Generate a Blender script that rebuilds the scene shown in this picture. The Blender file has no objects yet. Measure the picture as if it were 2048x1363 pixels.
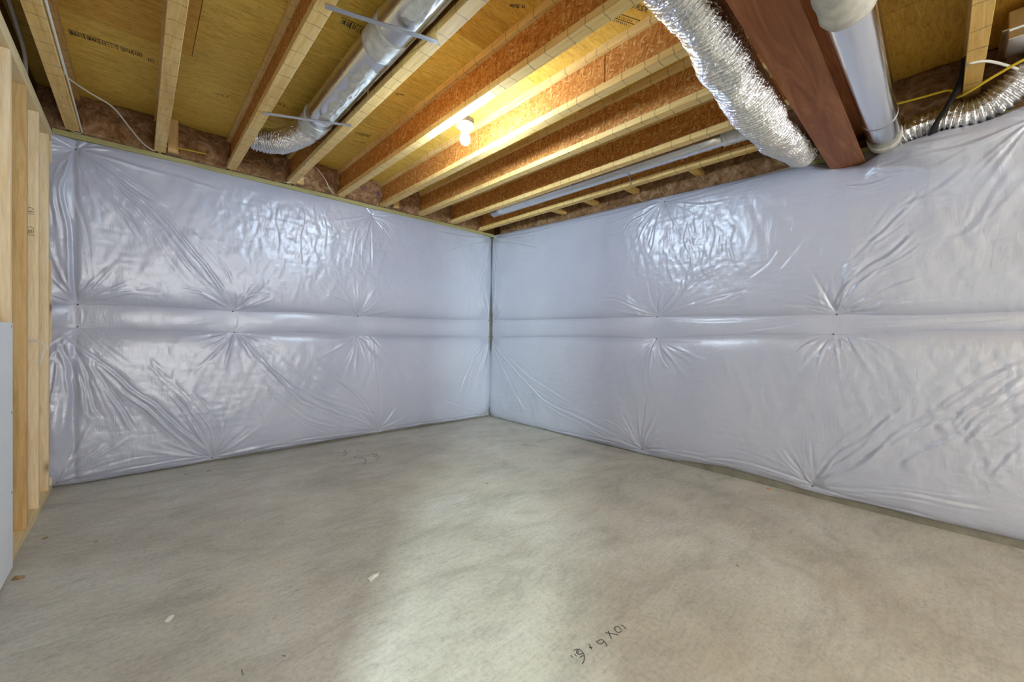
import bpy, bmesh, math, random
import numpy as np
from mathutils import Vector, Matrix, Euler
from math import radians as R, pi

S = bpy.context.scene
COL = S.collection
random.seed(7)

# ------------------------------------------------------------------ camera
YAW, PITCH, ROLL = 0.817363, -0.010202, 0.011984
CAM = Vector((-3.3837, -4.0193, 1.0558))
fw = Vector((math.cos(YAW)*math.cos(PITCH), math.sin(YAW)*math.cos(PITCH), math.sin(PITCH)))
rt = Vector((math.sin(YAW), -math.cos(YAW), 0.0)); up = rt.cross(fw)
r2 = math.cos(ROLL)*rt + math.sin(ROLL)*up
u2 = -math.sin(ROLL)*rt + math.cos(ROLL)*up
cd = bpy.data.cameras.new('camera'); cam = bpy.data.objects.new('camera', cd); COL.objects.link(cam)
cd.sensor_width = 36.0; cd.lens = 797.472/2048*36.0; cd.clip_start = 0.02
m = Matrix((r2, u2, -fw)).transposed().to_4x4(); m.translation = CAM
cam.matrix_world = m
S.camera = cam

# ------------------------------------------------------------------ world and light
w = bpy.data.worlds.new('world'); S.world = w; w.use_nodes = True
w.node_tree.nodes['Background'].inputs[0].default_value = (0.75, 0.86, 1.0, 1)
w.node_tree.nodes['Background'].inputs[1].default_value = 0.6
S.view_settings.view_transform = 'Standard'; S.view_settings.look = 'None'
S.view_settings.gamma = 1.0; S.view_settings.use_curve_mapping = False
S.view_settings.exposure = 0.52
BULB = 880.0        # emission of the bare bulb in view
BULB_FILL = 320.0  # emission of the two added fill bulbs out of view
def area(name, loc, target, sx, sy, power, color):
    l = bpy.data.lights.new(name, 'AREA'); l.shape = 'RECTANGLE'; l.size = sx; l.size_y = sy
    l.energy = power; l.color = color
    o = bpy.data.objects.new(name, l); COL.objects.link(o); o.location = loc
    o.rotation_euler = (Vector(target)-Vector(loc)).to_track_quat('-Z', 'Y').to_euler()
    return o
# daylight of the glazed door of the side room, falling through the doorway on to the slab
area('daylight_side_door', (-5.35, -5.75, 1.75), (-2.6, -2.7, 0.0), 0.26, 0.4, 190, (0.80, 1.0, 0.98))
# added soft fill in front of the rear wall, which has no door
area('rear_fill_light', (-2.7, -7.95, 1.25), (-2.7, 0.0, 0.9), 1.7, 2.0, 76, (0.95, 0.97, 1.0))

# ------------------------------------------------------------------ node helpers
class N:
    def __init__(s, name, rough=0.6, metal=0.0, spec=0.5, color=(0.5, 0.5, 0.5)):
        s.m = bpy.data.materials.new(name); s.m.use_nodes = True
        s.t = s.m.node_tree; s.b = s.t.nodes['Principled BSDF']
        s.b.inputs['Roughness'].default_value = rough; s.b.inputs['Metallic'].default_value = metal
        s.b.inputs['Specular IOR Level'].default_value = spec
        s.b.inputs['Base Color'].default_value = (*color, 1)
        s._tc = None
    def n(s, typ, **kw):
        o = s.t.nodes.new(typ)
        for k, v in kw.items():
            if k in o.inputs.keys(): o.inputs[k].default_value = v
            else: setattr(o, k, v)
        return o
    def l(s, a, b): s.t.links.new(a, b); return s
    def co(s, scale=(1, 1, 1), rot=(0, 0, 0), rand=False):
        if s._tc is None: s._tc = s.n('ShaderNodeTexCoord')
        mp = s.n('ShaderNodeMapping'); mp.inputs['Scale'].default_value = scale; mp.inputs['Rotation'].default_value = rot
        src = s._tc.outputs['Object']
        if rand:
            oi = s.n('ShaderNodeObjectInfo'); mu = s.n('ShaderNodeMath', operation='MULTIPLY'); mu.inputs[1].default_value = 37.0
            s.l(oi.outputs['Random'], mu.inputs[0])
            ad = s.n('ShaderNodeVectorMath', operation='ADD'); s.l(src, ad.inputs[0]); s.l(mu.outputs[0], ad.inputs[1]); src = ad.outputs[0]
        s.l(src, mp.inputs[0]); return mp.outputs[0]
    def noise(s, vec, scale, detail=4, rough=0.55, dist=0.0, dim='3D'):
        o = s.n('ShaderNodeTexNoise', Scale=scale, Detail=detail, Roughness=rough, Distortion=dist)
        s.l(vec, o.inputs['Vector']); return o.outputs['Fac']
    def ramp(s, fac, stops, interp='LINEAR'):
        o = s.n('ShaderNodeValToRGB'); e = o.color_ramp.elements; o.color_ramp.interpolation = interp
        while len(e) < len(stops): e.new(0.5)
        for i, (p, c) in enumerate(stops):
            e[i].position = p; e[i].color = (*c, 1) if len(c) == 3 else c
        s.l(fac, o.inputs[0]); return o.outputs[0]
    def mix(s, fac, a, b, mode='MIX'):
        o = s.n('ShaderNodeMix', data_type='RGBA', blend_type=mode)
        for sock, v in ((o.inputs[0], fac), (o.inputs[6], a), (o.inputs[7], b)):
            if isinstance(v, (int, float)): sock.default_value = v
            elif isinstance(v, tuple): sock.default_value = (*v, 1)
            else: s.l(v, sock)
        return o.outputs[2]
    def bump(s, h, strength=0.3, dist=0.01):
        o = s.n('ShaderNodeBump'); o.inputs['Strength'].default_value = strength; o.inputs['Distance'].default_value = dist
        s.l(h, o.inputs['Height'])
        if s.b.inputs['Normal'].is_linked: s.l(s.b.inputs['Normal'].links[0].from_socket, o.inputs['Normal'])
        s.l(o.outputs[0], s.b.inputs['Normal'])
    def col(s, c): s.l(c, s.b.inputs['Base Color'])
G = lambda v: (v, v, v)

def m_plain(name, color, rough=0.6, metal=0.0, spec=0.5, noise=0.0, ns=20):
    q = N(name, rough, metal, spec, color)
    if noise:
        f = q.noise(q.co(), ns)
        a = tuple(max(0, c*(1-noise)) for c in color); b = tuple(c*(1+noise) for c in color)
        q.col(q.ramp(f, [(0.3, a), (0.7, b)]))
    return q.m

M = {}
# concrete slab: broom swirls, blotches, fine sand
q = N('concrete_slab', 0.62, 0, 0.35)
c0 = q.co()
big = q.noise(c0, 0.8, 6, 0.6, 0.8); mid = q.noise(q.co((1.0, 1.9, 1), (0, 0, 0.75)), 2.4, 10, 0.72, 0.5); fine = q.noise(c0, 55, 6, 0.75)
swirl = q.noise(q.co((1.2, 7, 1), (0, 0, 0.72)), 9, 8, 0.78, 0.9)
base = q.ramp(big, [(0.3, (0.41, 0.38, 0.325)), (0.5, (0.51, 0.49, 0.435)), (0.7, (0.58, 0.57, 0.525))])
base = q.mix(0.75, base, q.ramp(mid, [(0.32, G(0.70)), (0.5, G(0.97)), (0.72, G(1.16))]), 'MULTIPLY')
base = q.mix(0.7, base, q.ramp(swirl, [(0.3, G(0.72)), (0.5, G(1.0)), (0.72, G(1.12))]), 'MULTIPLY')
base = q.mix(0.5, base, q.ramp(fine, [(0.3, G(0.5)), (0.5, G(1.0)), (0.7, G(1.2))]), 'MULTIPLY')
tan = q.noise(q.co((1, 1, 1), (0, 0, 0)), 1.7, 3, 0.6, 0.5)
base = q.mix(q.ramp(tan, [(0.54, G(0)), (0.74, G(0.25))]), base, (0.55, 0.45, 0.31))
stain = q.noise(q.co((1, 1.8, 1), (0, 0, 0.4)), 1.35, 7, 0.66, 1.8)
base = q.mix(q.ramp(stain, [(0.54, G(0)), (0.70, G(0.42))]), base, (0.27, 0.25, 0.20))
q.col(base); q.bump(fine, 0.16, 0.004); q.bump(swirl, 0.12, 0.006); M['slab'] = q.m
# concrete wall
q = N('concrete_wall', 0.85); f = q.noise(q.co(), 6, 8, 0.65)
q.col(q.ramp(f, [(0.3, (0.14, 0.125, 0.095)), (0.7, (0.27, 0.25, 0.20))])); q.bump(f, 0.3); M['concrete'] = q.m
# white plastic facing: woven film with fine crinkle
q = N('white_plastic_facing', 0.3, 0, 1.0, (0.60, 0.605, 0.645))
f1 = q.noise(q.co((1, 1, 3.0)), 26, 4, 0.6, 0.6); f2 = q.noise(q.co((1, 1, 9)), 60, 2, 0.5); f3 = q.noise(q.co((3, 3, 0.8)), 14, 3, 0.55, 0.8)
tone = q.noise(q.co(), 1.6, 3)
q.col(q.ramp(tone, [(0.3, (0.425, 0.445, 0.55)), (0.7, (0.48, 0.495, 0.59))]))
q.l(q.ramp(q.noise(q.co(), 3.0, 4), [(0.3, G(0.285)), (0.7, G(0.36))]), q.b.inputs['Roughness'])
q.b.inputs['Coat Weight'].default_value = 0.5; q.b.inputs['Coat Roughness'].default_value = 0.28
q.bump(f1, 0.25, 0.006); q.bump(f3, 0.30, 0.008); q.bump(f2, 0.07, 0.002); M['plastic'] = q.m

def wood(name, cols, axis, rough=0.6, marks=None, scale=1.0, knots=False):
    q = N(name, rough, 0, 0.3)
    st = {'x': (0.6, 9, 9), 'y': (9, 0.6, 9), 'z': (9, 9, 0.6)}[axis]
    st = tuple(v*scale for v in st)
    g = q.noise(q.co(st, rand=True), 3.2, 7, 0.62, 0.9)
    b = q.ramp(g, [(0.28, cols[0]), (0.5, cols[1]), (0.75, cols[2])])
    g2 = q.noise(q.co(tuple(v*5 for v in st), rand=True), 4, 3, 0.6)
    b = q.mix(0.5, b, q.ramp(g2, [(0.3, G(0.78)), (0.65, G(1.06))]), 'MULTIPLY')
    if knots:
        v = q.n('ShaderNodeTexVoronoi', Scale=2.1); q.l(q.co({'z': (3.6, 3.6, 1.5), 'y': (3.6, 1.5, 3.6), 'x': (1.5, 3.6, 3.6)}[axis], rand=True), v.inputs['Vector'])
        b = q.mix(q.ramp(v.outputs['Distance'], [(0.05, G(0.85)), (0.12, G(0.25)), (0.2, G(0.0))]), b, (0.16, 0.075, 0.03))
    if marks:
        v = q.n('ShaderNodeTexVoronoi', feature='DISTANCE_TO_EDGE', voronoi_dimensions='1D'); v.inputs['Scale'].default_value = marks
        sp = q.n('ShaderNodeSeparateXYZ'); q.l(q.co(rand=True), sp.inputs[0])
        nz = q.n('ShaderNodeMath', operation='MULTIPLY_ADD'); nz.inputs[1].default_value = 0.03; q.l(q.noise(q.co(), 25.0, 3), nz.inputs[0]); q.l(sp.outputs[{'x': 0, 'y': 1}[axis]], nz.inputs[2])
        q.l(nz.outputs[0], v.inputs['W'])
        b = q.mix(q.ramp(v.outputs['Distance'], [(0.012, G(0.62)), (0.030, G(0.0))]), b, (0.15, 0.10, 0.05))
    q.col(b); q.bump(g, 0.12, 0.003); return q.m
M['flange'] = wood('flange_lumber', [(0.62, 0.37, 0.11), (0.80, 0.54, 0.20), (0.88, 0.66, 0.31)], 'y', marks=9.0)
M['flange_x'] = wood('flange_lumber_cross', [(0.58, 0.33, 0.08), (0.76, 0.48, 0.14), (0.84, 0.58, 0.22)], 'x', marks=6.0)
M['stud'] = wood('stud_lumber', [(0.68, 0.47, 0.23), (0.84, 0.64, 0.38), (0.90, 0.74, 0.50)], 'z', knots=True)
M['stud_dark'] = wood('stud_lumber_brown', [(0.42, 0.23, 0.07), (0.60, 0.38, 0.15), (0.70, 0.48, 0.22)], 'z', knots=True)
M['plate'] = wood('treated_plate_lumber', [(0.28, 0.23, 0.08), (0.36, 0.32, 0.13), (0.44, 0.40, 0.19)], 'x')
M['plate_y'] = wood('plate_lumber', [(0.62, 0.45, 0.21), (0.78, 0.60, 0.32), (0.86, 0.71, 0.44)], 'y')
M['rim'] = wood('rim_board_wood', [(0.16, 0.075, 0.022), (0.25, 0.125, 0.04), (0.33, 0.18, 0.06)], 'x')

# oriented strand board of the joist webs
def osb(name, dark, midc, light, pale, plane):
    q = N(name, 0.6, 0, 0.3)
    out = None
    for k, (ang, sx, sy, sc) in enumerate([(0.5, 1, 4.6, 24), (-0.45, 1, 4.2, 28), (1.3, 1, 4.4, 26)]):
        if plane == 'yz': rot = (ang, 0, 0); scl = (0.2, sx, sy)
        else: rot = (0, 0, ang); scl = (sx, sy, 0.2)
        tc = q.co((1, 1, 1), rot, rand=True); mp = q.n('ShaderNodeMapping'); mp.inputs['Scale'].default_value = scl; q.l(tc, mp.inputs[0])
        v = q.n('ShaderNodeTexVoronoi', Scale=sc); q.l(mp.outputs[0], v.inputs['Vector'])
        sp = q.n('ShaderNodeSeparateColor'); q.l(v.outputs['Color'], sp.inputs[0])
        c = q.ramp(sp.outputs[0], [(0.0, dark), (0.35, midc), (0.8, light), (1.0, pale)])
        sel = q.noise(q.co((1, 1, 1), (0.3*k, 0, 0), rand=True), 32 + 7*k, 2)
        out = c if out is None else q.mix(q.ramp(sel, [(0.47, G(0)), (0.53, G(1))]), out, c)
    grain = q.noise(q.co((6, 6, 60), (0.5, 0, 0)), 6, 4, 0.6)
    out = q.mix(0.45, out, q.ramp(grain, [(0.3, G(0.7)), (0.7, G(1.12))]), 'MULTIPLY')
    q.col(out); q.bump(grain, 0.15, 0.003); return q.m
M['osb'] = osb('strand_board_web', (0.33, 0.105, 0.016), (0.50, 0.185, 0.034), (0.62, 0.275, 0.062), (0.76, 0.47, 0.18), 'yz')

# subfloor sheets: yellow brown, streaked along the strands
def sheet(name, a, b, c):
    q = N(name, 0.62, 0, 0.3)
    s1 = q.noise(q.co((1.3, 7, 1), rand=True), 5, 8, 0.68, 1.2); s2 = q.noise(q.co((6, 34, 1), rand=True), 4, 4, 0.6, 0.5); s3 = q.noise(q.co(rand=True), 1.3, 4)
    k = q.ramp(s1, [(0.25, a), (0.5, b), (0.78, c)])
    k = q.mix(0.6, k, q.ramp(s2, [(0.3, G(0.68)), (0.6, G(1.05))]), 'MULTIPLY')
    k = q.mix(0.6, k, q.ramp(s3, [(0.3, G(0.72)), (0.7, G(1.12))]), 'MULTIPLY')
    fl = q.noise(q.co((3, 11, 1), rand=True), 14, 3, 0.6)
    k = q.mix(q.ramp(fl, [(0.62, G(0)), (0.70, G(0.75))]), k, (0.20, 0.10, 0.015))
    q.col(k); q.bump(s2, 0.1, 0.003); return q.m
M['sub_a'] = sheet('subfloor_sheet_yellow', (0.58, 0.33, 0.045), (0.84, 0.56, 0.10), (0.92, 0.70, 0.20))
M['sub_b'] = sheet('subfloor_sheet_brown', (0.50, 0.25, 0.03), (0.74, 0.42, 0.065), (0.85, 0.56, 0.12))

# fibreglass batt
q = N('fibreglass_batt', 0.95, 0, 0.1)
f = q.noise(q.co(), 14, 8, 0.7, 1.4); f2 = q.noise(q.co(), 5, 4, 0.6)
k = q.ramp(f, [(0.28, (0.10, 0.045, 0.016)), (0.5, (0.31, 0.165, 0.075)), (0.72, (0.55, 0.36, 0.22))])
q.col(q.mix(0.5, k, q.ramp(f2, [(0.3, G(0.6)), (0.7, G(1.15))]), 'MULTIPLY')); q.bump(f, 0.9, 0.02); M['batt'] = q.m
# painted steel beam
q = N('red_brown_painted_steel', 0.55, 0, 0.25)
f = q.noise(q.co((0.5, 5, 5)), 3.0, 7, 0.6, 1.5); f2 = q.noise(q.co(), 45, 5, 0.7)
k = q.ramp(f, [(0.3, (0.17, 0.055, 0.020)), (0.52, (0.26, 0.095, 0.036)), (0.75, (0.38, 0.165, 0.065))])
k = q.mix(q.ramp(f2, [(0.66, G(0)), (0.76, G(0.35))]), k, (0.4, 0.27, 0.2)); q.col(k); q.bump(f2, 0.12, 0.003); M['beam'] = q.m
# metals
def metal(name, col, rough, bump, bs):
    q = N(name, rough, 1.0, 0.5, col)
    f = q.noise(q.co(), bs, 4, 0.6, 0.5); q.bump(f, bump, 0.01)
    q.l(q.ramp(q.noise(q.co(), bs*0.5, 3), [(0.3, G(rough*0.8)), (0.7, G(min(1, rough*1.3)))]), q.b.inputs['Roughness']); return q.m
M['foil'] = metal('crinkled_foil', (0.74, 0.74, 0.75), 0.12, 0.70, 58)
M['galv'] = metal('galvanised_sheet', (0.74, 0.75, 0.76), 0.26, 0.10, 9)
M['chrome'] = metal('bright_sheet_metal', (0.80, 0.82, 0.84), 0.16, 0.02, 4)
M['strap'] = metal('galvanised_strap', (0.55, 0.55, 0.54), 0.35, 0.1, 30)
M['mastic'] = m_plain('pale_duct_sealant', (0.55, 0.53, 0.46), 0.6, noise=0.18, ns=25)
M['mastic_grey'] = m_plain('grey_white_duct_sealant', (0.56, 0.56, 0.54), 0.5, noise=0.2, ns=28)
M['drywall'] = m_plain('white_drywall_paint', (0.80, 0.82, 0.83), 0.75, noise=0.03, ns=6)
M['white_cable'] = m_plain('white_cable_sheath', (0.70, 0.67, 0.58), 0.45)
M['yellow_cable'] = m_plain('yellow_cable_sheath', (0.60, 0.43, 0.02), 0.45)
M['black'] = m_plain('black_webbing', (0.008, 0.008, 0.009), 0.85)
M['ink'] = m_plain('black_ink', (0.05, 0.04, 0.03), 0.8)
M['ink_soft'] = m_plain('faded_ink', (0.12, 0.085, 0.035), 0.8)
M['ink_floor'] = m_plain('black_marker', (0.09, 0.085, 0.08), 0.7)
M['ink_faint'] = m_plain('faint_marker', (0.22, 0.20, 0.17), 0.8)
M['ink_purple'] = m_plain('purple_print', (0.07, 0.045, 0.17), 0.8)
M['orange'] = m_plain('orange_marking_paint', (0.75, 0.16, 0.02), 0.6)
M['nail'] = m_plain('dull_nail_steel', (0.16, 0.14, 0.12), 0.45, 0.8)
M['rust'] = m_plain('brown_fastener', (0.12, 0.07, 0.035), 0.6)
M['porcelain'] = m_plain('white_porcelain', (0.82, 0.83, 0.84), 0.25)
M['box'] = m_plain('grey_box_steel', (0.33, 0.32, 0.33), 0.45, 0.6)
M['paper'] = m_plain('torn_paper', (0.72, 0.70, 0.64), 0.8)
M['wood_chip'] = m_plain('wood_chip', (0.30, 0.20, 0.09), 0.8)
q = N('lit_bulb', 0.4); q.b.inputs['Emission Color'].default_value = (0.62, 0.80, 1.0, 1); q.b.inputs['Emission Strength'].default_value = BULB; M['bulb'] = q.m
q = N('lit_fill_bulb', 0.4); q.b.inputs['Emission Color'].default_value = (0.88, 0.94, 1.0, 1); q.b.inputs['Emission Strength'].default_value = BULB_FILL; M['bulb_fill'] = q.m

# ------------------------------------------------------------------ object helpers
def link(name, me, mat=None, parent=None, loc=None):
    o = bpy.data.objects.new(name, me); COL.objects.link(o)
    if mat is not None and me is not None and not me.materials: me.materials.append(M[mat] if isinstance(mat, str) else mat)
    if parent is not None: o.parent = parent
    if loc is not None: o.location = loc
    return o
def tag(o, label=None, cat=None, group=None, kind=None):
    for k, v in (('label', label), ('category', cat), ('group', group), ('kind', kind)):
        if v: o[k] = v
    return o
def empty(name, loc=(0, 0, 0)):
    o = bpy.data.objects.new(name, None); COL.objects.link(o); o.location = loc; o.empty_display_size = 0.05
    return o
def boxm(name, lo, hi, bevel=0.0):
    bm = bmesh.new(); bmesh.ops.create_cube(bm, size=1.0)
    lo = Vector(lo); hi = Vector(hi); c = (lo+hi)/2; d = hi-lo
    for v in bm.verts: v.co = Vector((v.co.x*d.x, v.co.y*d.y, v.co.z*d.z)) + c
    if bevel: bmesh.ops.bevel(bm, geom=bm.edges[:], offset=bevel, segments=1, affect='EDGES')
    me = bpy.data.meshes.new(name); bm.to_mesh(me); bm.free(); return me
def box(name, lo, hi, mat, parent=None, bevel=0.0):
    return link(name, boxm(name, lo, hi, bevel), mat, parent)
def grid_mesh(name, P, smooth=True, close_u=False):
    """P: array (nu, nv, 3) -> quad mesh"""
    nu, nv = P.shape[:2]
    idx = np.arange(nu*nv).reshape(nu, nv)
    a = idx[:-1, :-1]; b = idx[1:, :-1]; c = idx[1:, 1:]; d = idx[:-1, 1:]
    F = np.stack([a, b, c, d], -1).reshape(-1, 4)
    if close_u:
        a = idx[-1, :-1]; b = idx[0, :-1]; c = idx[0, 1:]; d = idx[-1, 1:]
        F = np.concatenate([F, np.stack([a, b, c, d], -1)])
    me = bpy.data.meshes.new(name)
    me.vertices.add(nu*nv); me.vertices.foreach_set('co', P.reshape(-1).astype(np.float32))
    me.loops.add(F.size); me.loops.foreach_set('vertex_index', F.reshape(-1).astype(np.int32))
    me.polygons.add(len(F)); me.polygons.foreach_set('loop_start', (np.arange(len(F))*4).astype(np.int32))
    me.update(calc_edges=True)
    if smooth: me.polygons.foreach_set('use_smooth', np.ones(len(F), bool))
    me.validate(); return me
def spline(pts, n):
    """Catmull-Rom resample, any dimension"""
    p = np.array(pts, float); p = np.vstack([2*p[0]-p[1], p, 2*p[-1]-p[-2]])
    out = []
    k = len(p)-3
    for i in range(k):
        t = np.linspace(0, 1, n, endpoint=(i == k-1))[:, None]
        a, b, c, d = p[i:i+4]
        out.append(0.5*((2*b) + (-a+c)*t + (2*a-5*b+4*c-d)*t**2 + (-a+3*b-3*c+d)*t**3))
    return np.vstack(out)
def arclen_resample(p, step):
    s = np.r_[0, np.cumsum(np.linalg.norm(np.diff(p, axis=0), axis=1))]
    n = max(3, int(s[-1]/step)+1); t = np.linspace(0, s[-1], n)
    return np.stack([np.interp(t, s, p[:, k]) for k in range(p.shape[1])], 1), t
def frames(p):
    T = np.gradient(p, axis=0); T /= np.linalg.norm(T, axis=1)[:, None]
    ref = np.array([0, 0, 1.0]) if abs(T[0][2]) < 0.9 else np.array([1.0, 0, 0])
    n = np.cross(T[0], ref); n /= np.linalg.norm(n); Ns = [n]
    for i in range(1, len(p)):
        n = Ns[-1] - T[i]*(Ns[-1]@T[i]); Ns.append(n/np.linalg.norm(n))
    Ns = np.array(Ns); return T, Ns, np.cross(T, Ns)
def tube_mesh(name, pts, rad, step=0.02, seg=10, rfun=None, caps=True, smooth_n=12):
    p = spline(pts, smooth_n) if len(pts) > 2 else np.array(pts, float)
    p, s = arclen_resample(p, step); T, A, B = frames(p)
    th = np.linspace(0, 2*pi, seg, endpoint=False)
    rr = np.full((seg, len(p)), rad) if rfun is None else rfun(th[:, None], s[None, :], s[-1])
    P = p[None] + rr[..., None]*(np.cos(th)[:, None, None]*A[None] + np.sin(th)[:, None, None]*B[None])
    if caps:
        c0 = np.repeat(p[None, :1], seg, 0); c1 = np.repeat(p[None, -1:], seg, 0); P = np.concatenate([c0, P, c1], 1)
    return grid_mesh(name, P, True, True)
def tube(name, pts, rad, mat, parent=None, **kw):
    return link(name, tube_mesh(name, pts, rad, **kw), mat, parent)
def lathe(name, prof, mat, parent=None, seg=24, loc=(0, 0, 0)):
    th = np.linspace(0, 2*pi, seg, endpoint=False); pr = np.array(prof, float)
    P = np.zeros((seg, len(pr), 3)); P[..., 0] = np.cos(th)[:, None]*pr[:, 0]; P[..., 1] = np.sin(th)[:, None]*pr[:, 0]; P[..., 2] = pr[:, 1]
    return link(name, grid_mesh(name, P, True, True), mat, parent, loc)

# numpy value noise
class VN:
    def __init__(s, seed): s.r = np.random.RandomState(seed).rand(256, 256)*2-1
    def __call__(s, x, y):
        xi = np.floor(x).astype(int); yi = np.floor(y).astype(int); fx = x-xi; fy = y-yi
        fx = fx*fx*(3-2*fx); fy = fy*fy*(3-2*fy); g = lambda a, b: s.r[a % 256, b % 256]
        return (g(xi, yi)*(1-fx)+g(xi+1, yi)*fx)*(1-fy)+(g(xi, yi+1)*(1-fx)+g(xi+1, yi+1)*fx)*fy
vn = [VN(k) for k in range(8)]
ss = lambda x: np.clip(x, 0, 1)**2*(3-2*np.clip(x, 0, 1))

H = 2.40          # underside of the joists
HC = 2.65         # underside of the subfloor
WR = 0.026        # the right wall runs slightly out of square
xw = lambda u: -WR*u

# ------------------------------------------------------------------ the setting
fl = box('floor', (-7.0, -8.1, -0.12), (0.35, 0.25, 0.0), 'slab'); tag(fl, kind='structure')
wb = box('wall_back', (-7.0, 0.045, 0.0), (0.25, 0.25, 2.36), 'concrete'); tag(wb, kind='structure')
def prism(name, quad, z0, z1, mat, parent=None):
    bm = bmesh.new(); a = [bm.verts.new((*p, z0)) for p in quad]; b = [bm.verts.new((*p, z1)) for p in quad]
    n = len(quad); bm.faces.new(a[::-1]); bm.faces.new(b)
    for i in range(n): bm.faces.new((a[i], a[(i+1) % n], b[(i+1) % n], b[i]))
    bmesh.ops.recalc_face_normals(bm, faces=bm.faces[:])
    me = bpy.data.meshes.new(name); bm.to_mesh(me); bm.free(); return link(name, me, mat, parent)
wr = prism('wall_right', [(0.035, 0.045), (xw(8.1)+0.035, -8.1), (0.35, -8.1), (0.35, 0.045)], 0, 2.24, 'concrete'); tag(wr, kind='structure')
wrr = box('wall_rear', (-7.0, -8.25, 0.0), (0.35, -8.1, 2.65), 'drywall'); tag(wrr, kind='structure')
wsd = box('wall_side', (-7.15, -8.1, 0.0), (-7.0, 0.25, 2.65), 'drywall'); tag(wsd, kind='structure')

# stud wall on the left: studs, plates and the drywall on its far face
wl = tag(empty('wall_left', (-3.845, -0.1, 0)), kind='structure')
inv = Matrix.Translation(-wl.location)
def kid(o, p):
    o.matrix_parent_inverse = Matrix.Translation(-p.location); return o
def wbox(name, lo, hi, mat, bevel=0.0015): return kid(box(name, lo, hi, mat, wl, bevel), wl)
sy = [-0.022, -0.144, -0.493, -0.830, -1.185, -1.54, -1.90, -2.26, -2.62, -2.98, -3.34, -3.70, -3.88]
for k, y in enumerate(sy):
    wbox('stud', (-3.889, y, 0.038), (-3.80, y+0.034, 2.305), 'stud_dark' if k in (3, 9) else 'stud')
wbox('bottom_plate', (-3.889, -3.88, 0.0), (-3.80, 0.02, 0.038), 'plate_y')
wbox('top_plate', (-3.889, -8.0, 2.305), (-3.80, 0.02, 2.34), 'plate_y')
wbox('top_plate', (-3.889, -8.0, 2.3405), (-3.80, 0.02, 2.375), 'plate_y')
wbox('far_drywall', (-3.905, -3.88, 0.0), (-3.8905, 0.04, 2.375), 'drywall', 0)
wbox('wall_panel', (-3.90, -8.08, 0.0), (-3.80, -4.55, 2.304), 'drywall', 0)
for (y, z) in [(-0.60, 0.9), (-0.76, 1.02)]: pass

# ceiling: subfloor sheets, each its own piece
ce = tag(empty('ceiling', (-2, -2, HC)), kind='structure')
ys = [0.25, -1.05, -2.27, -3.49, -4.71, -5.93, -7.15, -8.2]
for r in range(len(ys)-1):
    xs = [-7.1, -5.6, -3.16, -0.72, 0.35] if r % 2 else [-7.1, -4.38, -1.94, 0.35]
    for c in range(len(xs)-1):
        p = box('subfloor_sheet', (xs[c]+0.0015, ys[r+1]+0.0015, HC), (xs[c+1]-0.0015, ys[r]-0.0015, HC+0.019), ('sub_b' if (r*3+c) % 4 in (0, 3) else 'sub_a'), ce)
        kid(p, ce)
kid(box('floor_deck', (-7.15, -8.25, HC+0.0195), (0.4, 0.3, HC+0.05), 'rim', ce), ce)

# sill plates and rim boards
t = tag(empty('sill_plate', (-1.9, 0.05, 2.36)), 'greenish treated sill plate along the top of the left plastic wall', 'sill plate')
kid(box('plank', (-3.80, -0.012, 2.362), (0.03, 0.13, 2.398), 'plate', t, 0.002), t)
t = tag(empty('sill_plate', (0.0, -2, 2.33)), 'wooden sill plate hidden behind the top of the right plastic wall', 'sill plate')
kid(prism('plank', [(0.032, -0.02), (xw(8)+0.032, -8.0), (0.095, -8.0), (0.14, -0.02)], 2.241, 2.268, 'plate', t), t)
rb = box('trim_3', (-3.885, -3.5, 2.3755), (-3.865, 0.13, 2.6495), 'rim'); tag(rb, kind='structure')
rb = box('trim_1', (-7.0, 0.14, 2.40), (0.34, 0.18, 2.65), 'rim'); tag(rb, kind='structure')
rb = prism('trim_2', [(0.17, 0.13), (0.16, -8.1), (0.20, -8.1), (0.21, 0.13)], 2.2405, 2.65, 'rim'); tag(rb, kind='structure')

# ------------------------------------------------------------------ I-joists
ORD = ['nearest the stud wall', 'second from the stud wall', 'third from the stud wall', 'fourth from the stud wall, right of the sealed round duct',
       'fifth from the stud wall, carrying the bare bulb', 'sixth from the stud wall, brightly lit by the bare bulb', 'seventh from the stud wall, its web half in shadow',
       'eighth from the stud wall', 'last before the right plastic wall, ninth from the stud wall']
JX = [-3.705+0.438*k for k in range(9)]
JOINTS = [[-0.9, -2.1], [-1.4, -2.6], [-0.75, -1.9, -3.0], [-0.6, -1.7, -2.8], [-1.264, -2.357], [-0.535, -1.637, -2.751], [-1.2, -2.46, -3.2], [-0.984, -2.092, -3.1], [-0.815, -1.899, -2.9]]
JEND = -3.66
fb = boxm('bottom_flange', (-0.032, JEND, 0), (0.032, 0.12, 0.038), 0.0015)
for k, x in enumerate(JX):
    j = tag(empty('i_joist', (x, 0, H)), 'wooden I-joist with strand-board web, ' + ORD[k], 'joist', 'parallel I-joists under the subfloor')
    link('bottom_flange', fb, 'flange', j)
    link('top_flange', fb, 'flange', j, (0, 0, 0.212))
    e = [0.12] + JOINTS[k] + [JEND]
    for a in range(len(e)-1):
        link('web_panel', boxm('web_panel', (-0.006, e[a+1]+0.0035, 0.0385), (0.006, e[a]-0.0035, 0.2115)), 'osb', j)
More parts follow.
